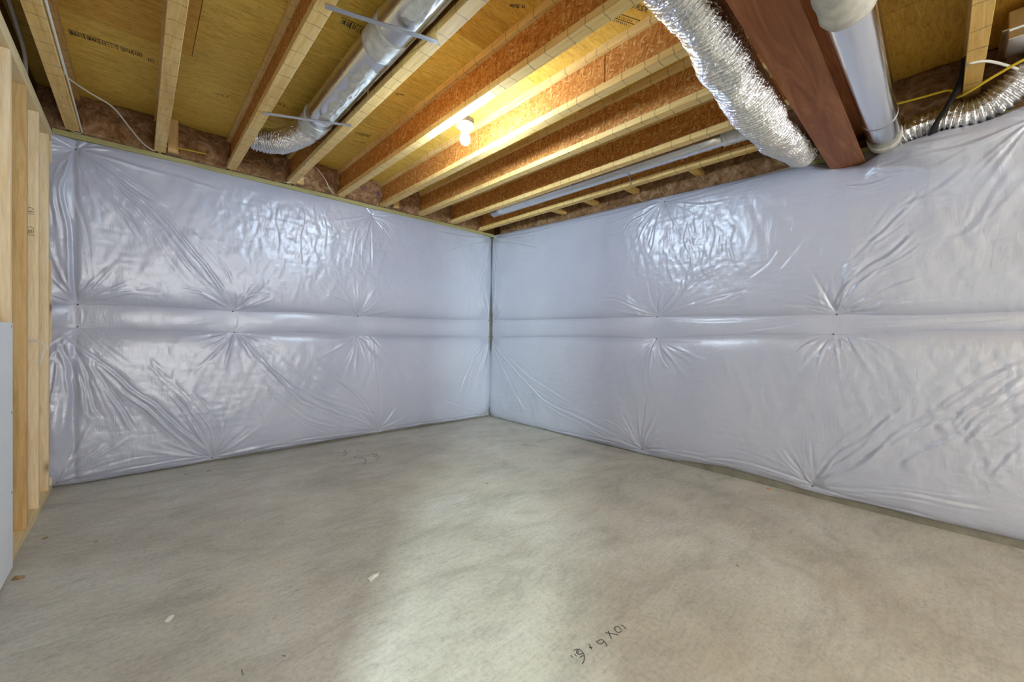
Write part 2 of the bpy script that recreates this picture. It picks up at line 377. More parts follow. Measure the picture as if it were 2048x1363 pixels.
# joists beyond the steel beam run the other way
fx = boxm('bottom_flange', (-3.75, -0.032, 0), (0.09, 0.032, 0.038), 0.0015)
for k, (y, l) in enumerate([(-4.125, 'wooden I-joist running parallel beyond the brown steel beam'), (-4.60, 'second wooden I-joist beyond the brown steel beam')]):
    j = tag(empty('i_joist', (0, y, H)), l or 'I-joist behind the camera running parallel to the steel beam', 'joist', 'I-joists beyond the steel beam')
    link('bottom_flange', fx, 'flange_x', j); link('top_flange', fx, 'flange_x', j, (0, 0, 0.212))
    link('web_panel', boxm('web_panel', (-3.75, -0.006, 0.0385), (0.09, 0.006, 0.2115)), 'osb', j)

# steel beam: wide flange section along x, bearing in the right wall
bm_ = tag(empty('steel_beam', (-1.9, -3.61, 2.17)), 'red-brown painted steel I-beam crossing under the joists into the right wall', 'beam')
for n, lo, hi in [('bottom_flange', (-3.9, -3.695, 2.17), (0.12, -3.525, 2.184)), ('top_flange', (-3.9, -3.695, 2.386), (0.12, -3.525, 2.3995)), ('web', (-3.9, -3.616, 2.1845), (0.12, -3.604, 2.3855))]:
    kid(box(n, lo, hi, 'beam', bm_, 0.002), bm_)

# short blocks between the last joist and the right wall
for k, y in enumerate([-1.20, -1.62, -2.08, -2.66, -3.18]):
    b = box('blocking', (-0.168, y-0.03, 2.402), (0.03, y+0.03, 2.44), 'flange_x', None, 0.002)
    tag(b, ['short wooden block nearest the corner', 'second short wooden block from the corner', 'middle short wooden block', 'fourth short wooden block from the corner', 'short wooden block beside the big foil duct'][k] + ', between last joist and right wall', 'block', 'short blocks beside the last joist')

# fibreglass batts at the rim, one in each bay
def batt(x0, x1, k, label):
    nu, nv = 40, 26; U, V = np.meshgrid(np.linspace(0, 1, nu), np.linspace(0, 1, nv), indexing='ij')
    d = 0.035 + 0.030*np.minimum(1, 6*U*(1-U))*np.minimum(1, 5*V*(1-V)) + 0.018*vn[k % 8](U*5+k*7, V*4) + 0.008*vn[(k+3) % 8](U*14, V*11+k)
    P = np.stack([x0+(x1-x0)*U, -d, 2.4+0.247*V], -1)
    back = P.copy(); back[..., 1] = 0.13
    Pf = np.concatenate([back[:, :1], P, back[:, -1:]], 1)
    o = link('insulation_batt', grid_mesh('insulation_batt', Pf), 'batt'); tag(o, label, 'insulation', 'fibreglass batts in the joist bays')
    return o
BL = ['brown fibreglass batt in the dark bay beside the stud wall top', 'brown fibreglass batt between first and second joists from the stud wall', 'brown fibreglass batt above the yellow cable stub', 'fibreglass batt behind the foil elbow with dark printed letters',
      'fibreglass batt between fourth and fifth joists from the stud wall', 'pinkish fibreglass batt printed with purple numbers', 'fibreglass batt between sixth and seventh joists', 'fibreglass batt between seventh and eighth joists', 'fibreglass batt between eighth and ninth joists']
edges = [-3.872] + JX
batts = [batt(edges[k]+0.009, edges[k+1]-0.009, k, BL[k]) for k in range(9)]
def batt_r(y0, y1, k, label):
    nu, nv = 150, 24; U, V = np.meshgrid(np.linspace(0, 1, nu), np.linspace(0, 1, nv), indexing='ij')
    y = y0+(y1-y0)*U
    d = 0.01 + 0.02*np.minimum(1, 5*V*(1-V)) + 0.016*vn[k](y*9, V*4) + 0.008*vn[k+1](y*26, V*10)
    P = np.stack([xw(-y)+0.105-d, y, 2.27+0.377*V], -1); back = P.copy(); back[..., 0] = 0.155
    o = link('insulation_batt', grid_mesh('insulation_batt', np.concatenate([back[:, :1], P, back[:, -1:]], 1)), 'batt'); tag(o, label, 'insulation', 'fibreglass batts along the right rim'); return o
batt_r(-0.08, -3.52, 2, 'long dark fibreglass batt above the right wall, beside the last joist')
batt_r(-3.70, -4.09, 4, 'fibreglass batt beyond the steel beam, behind the bright round duct')
batt_r(-4.16, -4.56, 5, 'fibreglass batt at the far right behind the foil elbow')

# wooden cripple beside the rim in two bays
for x, y, l in [(-3.195, -0.03, 'upright wooden block at the rim beside the second joist'), (-2.33, -0.03, 'upright wooden block at the rim beside the fourth joist'), (-1.40, -0.03, 'upright wooden block at the rim beside the sixth joist')]:
    tag(box('squash_block', (x-0.03, y-0.075, 2.4005), (x+0.03, y-0.04, 2.648), 'stud_dark', None, 0.002), l, 'block')

# ------------------------------------------------------------------ plastic faced insulation blankets
FOLDS = {"left": {"upper": [[[[3.6953, 2.2902], [3.6228, 2.2315], [3.4797, 2.133], [3.3314, 2.0148], [3.2013, 1.8667], [3.1089, 1.7292], [3.003, 1.587], [2.9053, 1.4367], [2.8169, 1.2664]], 0.0104, 0.022], [[[3.0726, 1.8646], [3.054, 1.8248], [2.9747, 1.703], [2.8725, 1.5915], [2.8211, 1.4446]], 0.0056, 0.018], [[[3.6907, 2.2782], [3.6815, 2.2541], [3.5939, 2.0705], [3.5099, 1.9512], [3.4144, 1.8137], [3.3498, 1.6567]], 0.0056, 0.022], [[[3.693, 2.2775], [3.6861, 2.2526], [3.6393, 2.0893], [3.601, 1.885], [3.5863, 1.7176]], 0.0048, 0.025], [[[3.6861, 2.2899], [3.6465, 2.255], [3.4487, 2.0517], [3.2812, 1.8509], [3.1567, 1.652], [3.0248, 1.477], [2.8272, 1.2658]], 0.0056, 0.02], [[[3.7068, 2.2764], [3.7384, 2.1324], [3.7651, 1.9817], [3.7315, 1.752], [3.7246, 1.5479], [3.72, 1.3392], [3.6924, 1.2532]], 0.0128, 0.02], [[[3.6746, 2.3072], [3.5304, 2.3373], [3.2513, 2.3571], [2.964, 2.3663]], 0.0048, 0.022], [[[3.6746, 2.2936], [3.5053, 2.2712], [3.2368, 2.2486], [2.8648, 2.2115]], 0.0032, 0.025], [[[1.6149, 2.2725], [1.533, 2.2009], [1.4483, 2.0691], [1.3904, 1.9719]], 0.0048, 0.014], [[[1.6202, 2.2662], [1.6297, 2.1405], [1.6226, 1.9355], [1.6262, 1.7284]], 0.0048, 0.014], [[[1.6203, 2.2765], [1.7698, 2.1138], [1.8135, 1.9055], [1.8415, 1.677]], 0.0032, 0.016], [[[1.6203, 2.2765], [1.9416, 2.032], [2.1252, 1.8091]], 0.0032, 0.018], [[[1.7476, 1.2573], [1.839, 1.343], [1.9751, 1.4127], [2.1227, 1.4301]], 0.004, 0.014], [[[1.7424, 1.2575], [1.6068, 1.3469], [1.4138, 1.4227], [1.2079, 1.4813]], 0.004, 0.014], [[[1.7527, 1.2571], [1.7793, 1.4072], [1.8107, 1.5554]], 0.0032, 0.014], [[[2.81, 1.2502], [2.9279, 1.3249], [3.0245, 1.3777], [3.1767, 1.4033]], 0.0032, 0.018], [[[2.8031, 1.2505], [2.7581, 1.3371], [2.6505, 1.3878], [2.46, 1.4476]], 0.0032, 0.014], [[[3.6855, 1.2468], [3.6623, 1.3238], [3.6029, 1.4158], [3.5169, 1.5314]], 0.0048, 0.02], [[[3.6809, 1.2505], [3.5786, 1.3134], [3.4268, 1.3437], [3.2347, 1.3409]], 0.0032, 0.018], [[[0.0295, 2.3162], [0.2766, 2.2984], [0.6546, 2.2672], [0.9304, 2.2628]], 0.0048, 0.022], [[[0.0293, 2.3032], [0.3149, 2.2037], [0.6163, 2.0936], [0.7915, 1.9485]], 0.004, 0.022], [[[0.0426, 2.0534], [0.1731, 1.8429], [0.2264, 1.5821]], 0.0048, 0.02], [[[2.4643, 2.2471], [2.4909, 2.0642], [2.4624, 1.8924], [2.4812, 1.7119]], 0.0032, 0.02], [[[2.3016, 2.2637], [2.2754, 2.1091], [2.308, 1.9193], [2.2895, 1.6468]], 0.0032, 0.018], [[[2.6174, 2.2101], [2.5904, 2.0435], [2.6157, 1.8657]], 0.0032, 0.018], [[[2.1281, 2.2342], [2.0817, 2.0541], [2.1028, 1.8125]], 0.0032, 0.018]], "seam": [[[[2.8099, 1.2293], [2.9273, 1.1625], [3.0858, 1.1252]], 0.0032, 0.01], [[[2.803, 1.2339], [2.7749, 1.1682], [2.792, 1.0839]], 0.0048, 0.01], [[[3.6878, 1.2364], [3.6692, 1.1862], [3.6738, 1.1004]], 0.0064, 0.012], [[[3.6878, 1.233], [3.7199, 1.1667], [3.7153, 1.0992]], 0.0056, 0.012], [[[1.354, 1.1942], [0.9837, 1.1491], [0.493, 1.1181], [0.0966, 1.1384]], 0.0024, 0.012], [[[1.7474, 1.237], [1.7262, 1.1564], [1.746, 1.0644]], 0.004, 0.01]], "lower": [[[[3.7826, 1.0639], [3.6455, 0.8975], [3.531, 0.7742], [3.4124, 0.6217], [3.2867, 0.494], [3.1799, 0.3506], [3.0584, 0.2102], [2.9497, 0.0657]], 0.0136, 0.022], [[[3.7914, 0.9972], [3.7514, 0.8897], [3.7311, 0.7539], [3.7242, 0.628], [3.7377, 0.4498], [3.7445, 0.3459]], 0.012, 0.022], [[[3.7737, 1.0507], [3.7649, 1.0341], [3.6945, 0.8644], [3.6595, 0.7704], [3.6453, 0.6624], [3.6142, 0.5098], [3.5629, 0.4154]], 0.0112, 0.022], [[[3.6455, 0.8768], [3.6072, 0.7885], [3.5558, 0.6552], [3.4774, 0.4938], [3.4357, 0.3758], [3.3959, 0.3149]], 0.0072, 0.022], [[[2.9398, 0.0556], [2.9303, 0.1519], [2.9209, 0.2772], [2.9801, 0.4354], [3.0782, 0.605]], 0.0064, 0.018], [[[2.9431, 0.0563], [2.9693, 0.1101], [3.0304, 0.2575], [3.1265, 0.4526], [3.2244, 0.6286]], 0.0064, 0.018], [[[2.9497, 0.0576], [3.0015, 0.1403], [3.1049, 0.3046], [3.2153, 0.486]], 0.0048, 0.016], [[[2.785, 1.0589], [2.7568, 1.0341], [2.6222, 0.8752], [2.4677, 0.6528], [2.2907, 0.4379], [2.1156, 0.358]], 0.0072, 0.02], [[[2.2074, 0.852], [1.9932, 0.6518], [1.7767, 0.4515], [1.6456, 0.2686], [1.5415, 0.082]], 0.0072, 0.02], [[[2.7567, 1.0004], [2.6108, 0.8315], [2.4236, 0.6094], [2.2265, 0.4408], [1.9908, 0.3097], [1.7748, 0.2129], [1.5633, 0.0747]], 0.008, 0.022], [[[1.7098, 1.0445], [1.6308, 1.0297], [1.4479, 0.8175], [1.2954, 0.6107], [1.1605, 0.4573]], 0.0064, 0.02], [[[1.6575, 1.045], [1.6093, 1.0091], [1.5908, 0.743], [1.5439, 0.3567], [1.5361, 0.0971]], 0.004, 0.02], [[[2.93, 0.0537], [2.7526, 0.0358], [2.4525, 0.0454], [1.8287, 0.0287], [1.5685, 0.0544]], 0.0056, 0.012], [[[2.9561, 0.0507], [3.1435, 0.0644], [3.3165, 0.0621], [3.5773, 0.0467]], 0.0056, 0.012], [[[1.5025, 0.0497], [1.1, 0.0452], [0.6269, 0.0382], [0.1223, 0.0353]], 0.0056, 0.014], [[[1.6225, 0.0575], [2.0682, 0.0776], [2.4526, 0.0679]], 0.0048, 0.012], [[[3.7824, 0.0601], [3.6964, 0.1426], [3.6019, 0.2279], [3.5405, 0.2877]], 0.0056, 0.02], [[[3.7757, 0.0518], [3.6496, 0.0806], [3.4769, 0.1142], [3.3167, 0.1372]], 0.004, 0.02], [[[2.7919, 1.0588], [2.8191, 0.9586], [2.8597, 0.8762]], 0.0048, 0.012], [[[2.7884, 1.0589], [2.7741, 0.9583], [2.7562, 0.895]], 0.0048, 0.012], [[[2.7954, 1.0588], [2.8937, 0.9918], [2.9592, 0.9593]], 0.0048, 0.014], [[[0.0273, 1.0218], [0.2559, 0.8171], [0.4097, 0.5712], [0.5203, 0.3316]], 0.0048, 0.018], [[[0.0356, 1.0087], [0.173, 0.6865], [0.2897, 0.374]], 0.004, 0.016], [[[0.0214, 0.049], [0.4043, 0.1647], [0.7719, 0.2952]], 0.004, 0.02], [[[1.2928, 0.9501], [1.0437, 0.7212], [0.8435, 0.5372], [0.7726, 0.3546]], 0.004, 0.02], [[[2.4567, 0.8223], [2.3343, 0.7268], [2.1167, 0.5253], [1.9296, 0.4111]], 0.0048, 0.02], [[[3.3456, 0.8501], [3.2332, 0.6941], [3.1146, 0.5296], [3.0369, 0.3224]], 0.0048, 0.02], [[[2.6099, 0.6532], [2.4548, 0.4636], [2.2036, 0.2502], [1.9276, 0.1389]], 0.0048, 0.02]]}, "right": {"upper": [[[[2.3335, 1.257], [2.4688, 1.3251], [2.5664, 1.433], [2.6918, 1.5493], [2.8776, 1.6193]], 0.008, 0.018], [[[2.3382, 1.2525], [2.703, 1.3503], [2.9282, 1.3951], [3.1316, 1.3991]], 0.004, 0.018], [[[2.3146, 1.2576], [2.1678, 1.3031], [1.9566, 1.3969], [1.7275, 1.4297]], 0.0056, 0.016], [[[2.3146, 1.262], [2.116, 1.3603], [1.9001, 1.4672]], 0.0048, 0.014], [[[2.324, 1.2617], [2.2638, 1.4417], [2.2418, 1.5995]], 0.004, 0.014], [[[2.3287, 1.2615], [2.3592, 1.3914], [2.3655, 1.5651]], 0.0032, 0.014], [[[3.5742, 1.237], [3.5734, 1.2887], [3.595, 1.358], [3.6575, 1.4352], [3.7408, 1.516], [3.8139, 1.5608], [3.8833, 1.6359], [3.9274, 1.715]], 0.0128, 0.02], [[[3.5768, 1.2337], [3.579, 1.253], [3.6419, 1.3546], [3.7257, 1.4501], [3.8076, 1.5407]], 0.008, 0.016], [[[3.7156, 1.6486], [3.7475, 1.6709], [3.8111, 1.7378], [3.8968, 1.8374], [3.9387, 1.8993]], 0.0072, 0.018], [[[3.5794, 1.2336], [3.5893, 1.2429], [3.7117, 1.3062], [3.8492, 1.384], [3.9661, 1.4224]], 0.0056, 0.018], [[[3.5794, 1.2336], [3.7333, 1.2619], [3.9281, 1.2817], [4.1547, 1.2878]], 0.004, 0.018], [[[3.5692, 1.234], [3.511, 1.3215], [3.522, 1.4516]], 0.004, 0.016], [[[3.5641, 1.2342], [3.4848, 1.3065], [3.3739, 1.3639]], 0.004, 0.016], [[[3.5666, 1.2405], [3.4312, 1.276], [3.2581, 1.2946]], 0.0032, 0.016], [[[3.9391, 1.8705], [4.017, 1.9071], [4.126, 1.9992]], 0.0048, 0.024], [[[3.7719, 1.7], [3.6813, 1.5919], [3.61, 1.5067]], 0.0048, 0.02], [[[4.0961, 1.6137], [4.1656, 1.7082], [4.231, 1.8503], [4.2937, 1.9603]], 0.0048, 0.03], [[[2.3681, 2.2373], [2.2515, 2.1768], [2.1684, 2.1548], [2.0516, 2.1059], [1.9739, 1.9804]], 0.0064, 0.016], [[[2.3681, 2.233], [2.2526, 2.11], [2.1812, 1.9897], [2.1331, 1.8617]], 0.0064, 0.016], [[[2.3728, 2.2275], [2.3249, 2.051], [2.3042, 1.8793], [2.2586, 1.7535]], 0.0056, 0.016], [[[2.368, 2.2417], [2.1519, 2.2445], [1.8303, 2.247], [1.3967, 2.2635]], 0.0048, 0.018], [[[2.3679, 2.246], [2.1001, 2.3023], [1.7124, 2.3124]], 0.0048, 0.014], [[[2.3908, 2.2404], [2.6077, 2.2203], [2.8786, 2.2291], [3.2429, 2.2359]], 0.0048, 0.018], [[[2.4001, 2.2296], [2.69, 2.1391], [2.9519, 2.1146]], 0.0032, 0.018], [[[2.6107, 2.0347], [2.5801, 1.8756], [2.6368, 1.7022], [2.5982, 1.5423]], 0.0032, 0.018], [[[2.7697, 2.0409], [2.8104, 1.8751], [2.7756, 1.6834], [2.8238, 1.5201]], 0.0032, 0.018], [[[2.4609, 2.0662], [2.4415, 1.8996], [2.4893, 1.6799]], 0.0032, 0.016], [[[2.955, 1.9246], [2.9291, 1.7772], [2.9774, 1.6184]], 0.0032, 0.018], [[[3.2517, 1.6893], [3.1919, 1.5913], [3.0645, 1.4965]], 0.004, 0.018], [[[3.4233, 1.7635], [3.3409, 1.6412], [3.2543, 1.5307]], 0.0032, 0.018], [[[3.0657, 1.4225], [2.8562, 1.3612], [2.7035, 1.322]], 0.004, 0.016], [[[0.0681, 2.3096], [0.3631, 2.2959], [0.8029, 2.2696], [1.2591, 2.2649]], 0.0048, 0.02], [[[0.0685, 2.2836], [0.5484, 2.1663], [0.9668, 2.0414]], 0.004, 0.02], [[[0.0522, 2.0523], [0.1082, 1.7865], [0.1028, 1.5284]], 0.0048, 0.018], [[[3.3739, 2.2476], [3.4705, 2.201], [3.5748, 2.1528]], 0.0064, 0.016], [[[3.7432, 2.0866], [3.9154, 2.0929], [4.0519, 2.091], [4.2269, 2.1109]], 0.0064, 0.02], [[[3.7319, 2.0747], [3.8103, 2.0666], [3.9567, 2.0229]], 0.0056, 0.016], [[[3.6016, 2.0335], [3.7215, 2.0103], [3.8956, 2.0411]], 0.0056, 0.016], [[[3.857, 1.8319], [3.9391, 1.8705], [4.0556, 1.8555]], 0.004, 0.02], [[[3.8082, 2.2015], [3.9743, 2.1591], [4.1588, 2.1486]], 0.0048, 0.02]], "seam": [[[[2.3621, 1.2168], [2.7838, 1.1832], [3.0695, 1.193], [3.3765, 1.2069], [3.5387, 1.2155]], 0.0032, 0.012], [[[3.0031, 1.1079], [3.2605, 1.1431], [3.4866, 1.1907]], 0.004, 0.012], [[[3.5694, 1.2211], [3.5523, 1.1729], [3.561, 1.1112]], 0.0056, 0.01], [[[3.5746, 1.2144], [3.5906, 1.1626], [3.5609, 1.1177]], 0.0048, 0.01], [[[2.3197, 1.2354], [2.2974, 1.152], [2.3177, 1.0769]], 0.0048, 0.01], [[[3.6404, 1.1396], [3.8678, 1.1464], [4.1033, 1.1545], [4.3059, 1.1716]], 0.0048, 0.012], [[[3.6151, 1.1877], [3.8242, 1.1828], [4.066, 1.1883]], 0.0032, 0.012], [[[1.2076, 1.1348], [1.7322, 1.1572], [2.2207, 1.1122]], 0.0032, 0.012]], "lower": [[[[3.472, 0.0899], [3.4825, 0.1063], [3.6739, 0.2552], [3.797, 0.393], [3.8929, 0.4909], [3.9854, 0.5749], [4.0573, 0.6629]], 0.0104, 0.02], [[[3.4665, 0.095], [3.511, 0.164], [3.6062, 0.3378], [3.7252, 0.4578], [3.8098, 0.5682], [3.8818, 0.6601], [3.8976, 0.7269]], 0.0088, 0.018], [[[3.4773, 0.0981], [3.5426, 0.1594], [3.7455, 0.3445], [3.8376, 0.471], [3.9247, 0.5876]], 0.0072, 0.018], [[[3.881, 0.311], [3.928, 0.3754], [4.0241, 0.4744], [4.1233, 0.5691], [4.1751, 0.6511], [4.2517, 0.7207], [4.324, 0.8094], [4.3869, 0.8733]], 0.0104, 0.022], [[[3.9592, 0.5905], [4.021, 0.6687], [4.1199, 0.7868], [4.2457, 0.8998], [4.3401, 0.9698]], 0.0072, 0.022], [[[4.0189, 0.5582], [4.0582, 0.61], [4.1928, 0.7337], [4.2871, 0.8439], [4.3561, 0.9206]], 0.0096, 0.022], [[[4.1316, 0.4972], [4.1626, 0.5549], [4.2278, 0.6596], [4.3252, 0.731], [4.3731, 0.7975]], 0.0088, 0.022], [[[4.2291, 0.3599], [4.2848, 0.478], [4.3313, 0.5394]], 0.0072, 0.02], [[[4.1665, 0.5315], [4.2342, 0.5714], [4.3289, 0.691]], 0.0064, 0.018], [[[3.4448, 0.0821], [3.181, 0.1296], [2.9489, 0.1319], [2.7237, 0.0982]], 0.0064, 0.014], [[[3.5044, 0.0793], [3.6568, 0.1111], [3.8748, 0.1609], [4.1003, 0.1736], [4.2568, 0.1845]], 0.0064, 0.018], [[[3.4778, 0.0648], [3.6578, 0.0479], [3.885, 0.0543], [4.0837, 0.0544]], 0.0056, 0.014], [[[3.4555, 0.0986], [3.3641, 0.197], [3.2739, 0.3158]], 0.004, 0.018], [[[3.4609, 0.1002], [3.453, 0.2528], [3.4399, 0.3846]], 0.004, 0.018], [[[3.4502, 0.0904], [3.277, 0.1223], [3.0868, 0.1279]], 0.0048, 0.012], [[[0.009, 0.9958], [0.5312, 0.6328], [1.0201, 0.3417], [1.4584, 0.2408], [1.7907, 0.1597], [2.1684, 0.0682]], 0.008, 0.024], [[[0.0517, 0.9442], [0.3174, 0.6172], [0.5728, 0.3088], [0.7577, 0.1374]], 0.0056, 0.022], [[[0.0407, 0.9766], [0.7494, 0.6076], [1.22, 0.4272], [1.561, 0.3389]], 0.0048, 0.022], [[[2.1786, 0.0659], [2.0582, 0.1615], [1.949, 0.2266], [1.7475, 0.266]], 0.0048, 0.016], [[[2.1885, 0.0725], [2.0942, 0.2055], [1.974, 0.3734]], 0.004, 0.016], [[[2.2084, 0.0768], [2.2848, 0.1958], [2.3682, 0.2995]], 0.0048, 0.014], [[[2.2083, 0.0813], [2.2347, 0.2763], [2.278, 0.596]], 0.0032, 0.018], [[[2.2283, 0.0721], [2.333, 0.1609], [2.4697, 0.21]], 0.004, 0.014], [[[2.1687, 0.05], [1.8679, 0.0475], [1.4354, 0.0321], [0.9237, 0.0197]], 0.0056, 0.014], [[[2.2385, 0.0517], [2.4718, 0.0818], [2.8018, 0.0887], [3.0874, 0.0909]], 0.0056, 0.014], [[[2.323, 1.0417], [2.3572, 0.9548], [2.4141, 0.8486], [2.4689, 0.7876]], 0.0064, 0.012], [[[2.3183, 1.0417], [2.2872, 0.9081], [2.2658, 0.751]], 0.0048, 0.012], [[[2.3088, 1.0415], [2.1745, 0.9033], [2.0848, 0.7606]], 0.004, 0.014], [[[2.3418, 1.042], [2.5013, 0.9595], [2.6498, 0.9152]], 0.004, 0.014], [[[3.5459, 1.0916], [3.4619, 1.0579], [3.3938, 1.0059], [3.3089, 0.9165]], 0.0072, 0.014], [[[3.5511, 1.0884], [3.5157, 1.0258], [3.4906, 0.9424], [3.47, 0.8915]], 0.0064, 0.012], [[[3.5562, 1.0885], [3.5725, 1.0271], [3.5888, 0.9567]], 0.0056, 0.012], [[[3.5613, 1.0885], [3.6174, 1.0441], [3.6429, 0.9813]], 0.0056, 0.012], [[[3.5434, 1.0851], [3.4357, 0.9903], [3.4041, 0.8875]], 0.0048, 0.012], [[[3.5664, 1.0917], [3.6658, 1.0671], [3.7598, 1.0316]], 0.004, 0.014]]}}
PINS = {"left": [[3.6953, 2.297], [3.6855, 1.2434], [3.6877, 1.0897], [2.803, 1.2422], [2.7919, 1.0672], [1.7475, 1.2472], [1.7561, 1.044], [1.6204, 2.2971], [2.9398, 0.0393], [1.5302, 0.0486], [3.7824, 0.04], [0.008, 2.3468], [0.0139, 1.2713], [0.0192, 1.0547], [0.0208, 0.0094]], "right": [[2.3195, 1.2486], [2.318, 1.0549], [3.5693, 1.2275], [3.5535, 1.0982], [2.377, 2.2481], [2.1989, 0.0475], [3.4613, 0.0767], [0.008, 2.3485], [0.008, 1.2588], [0.008, 1.0481], [4.3294, 2.1615]]}
EDGE = {"left": {"top": [[-0.0121, 2.4021], [0.1974, 2.4017], [0.6563, 2.4045], [1.0937, 2.4113], [1.5349, 2.4097], [1.9917, 2.3956], [2.4053, 2.3959], [2.8317, 2.3969], [3.2936, 2.3961], [3.5797, 2.3907], [3.6862, 2.3879], [3.7938, 2.3731]], "seam_hi": [[-0.0118, 1.2723], [0.9848, 1.2522], [1.7475, 1.2472], [2.2956, 1.2598], [2.803, 1.2422], [3.3189, 1.2522], [3.6855, 1.2434], [3.787, 1.2368]], "seam_lo": [[0.0107, 1.0547], [0.9825, 1.0459], [1.7459, 1.0543], [2.2945, 1.0755], [2.7919, 1.0672], [3.3186, 1.0733], [3.6854, 1.083], [3.787, 1.0805]], "bottom": [[0.038, 0.0181], [0.4787, 0.0182], [0.9712, 0.0268], [1.53, 0.0274], [2.0678, 0.0244], [2.4919, 0.0212], [2.9397, 0.0189], [3.3164, 0.0132], [3.5773, 0.0078], [3.6964, 0.006], [3.7978, 0.0203]]}, "right": {"top": [[0.015, 2.3841], [1.0385, 2.3371], [1.7124, 2.3124], [2.3671, 2.2938], [2.8779, 2.2716], [3.3596, 2.2555], [3.4696, 2.254], [3.5128, 2.1912], [3.6242, 2.16], [3.7145, 2.1597], [3.7592, 2.2181], [3.9135, 2.2089], [4.0498, 2.224], [4.1579, 2.202], [4.3018, 2.2478], [4.4094, 2.2632]], "seam_hi": [[0.0145, 1.2715], [1.4142, 1.2547], [2.3195, 1.2486], [3.0688, 1.23], [3.5693, 1.2275], [3.9695, 1.208], [4.3177, 1.2169]], "seam_lo": [[-0.0131, 1.0547], [1.4174, 1.0709], [2.3227, 1.0593], [3.071, 1.0968], [3.5535, 1.0982], [3.9708, 1.1223], [4.3192, 1.1207]], "bottom": [[-0.015, 0.006], [0.4979, 0.006], [1.0801, 0.006], [1.7522, 0.006], [2.1998, 0.006], [2.428, 0.0177], [2.914, 0.0674], [3.2781, 0.0539], [3.4648, 0.029400000000000003], [3.6579, 0.0404], [3.9878, 0.045], [4.3358, 0.045200000000000004]]}}

def place_left(u, v, d): return np.stack([-u, -d, v], -1)
def place_right(u, v, d): return np.stack([xw(u)-d, -u, v], -1)

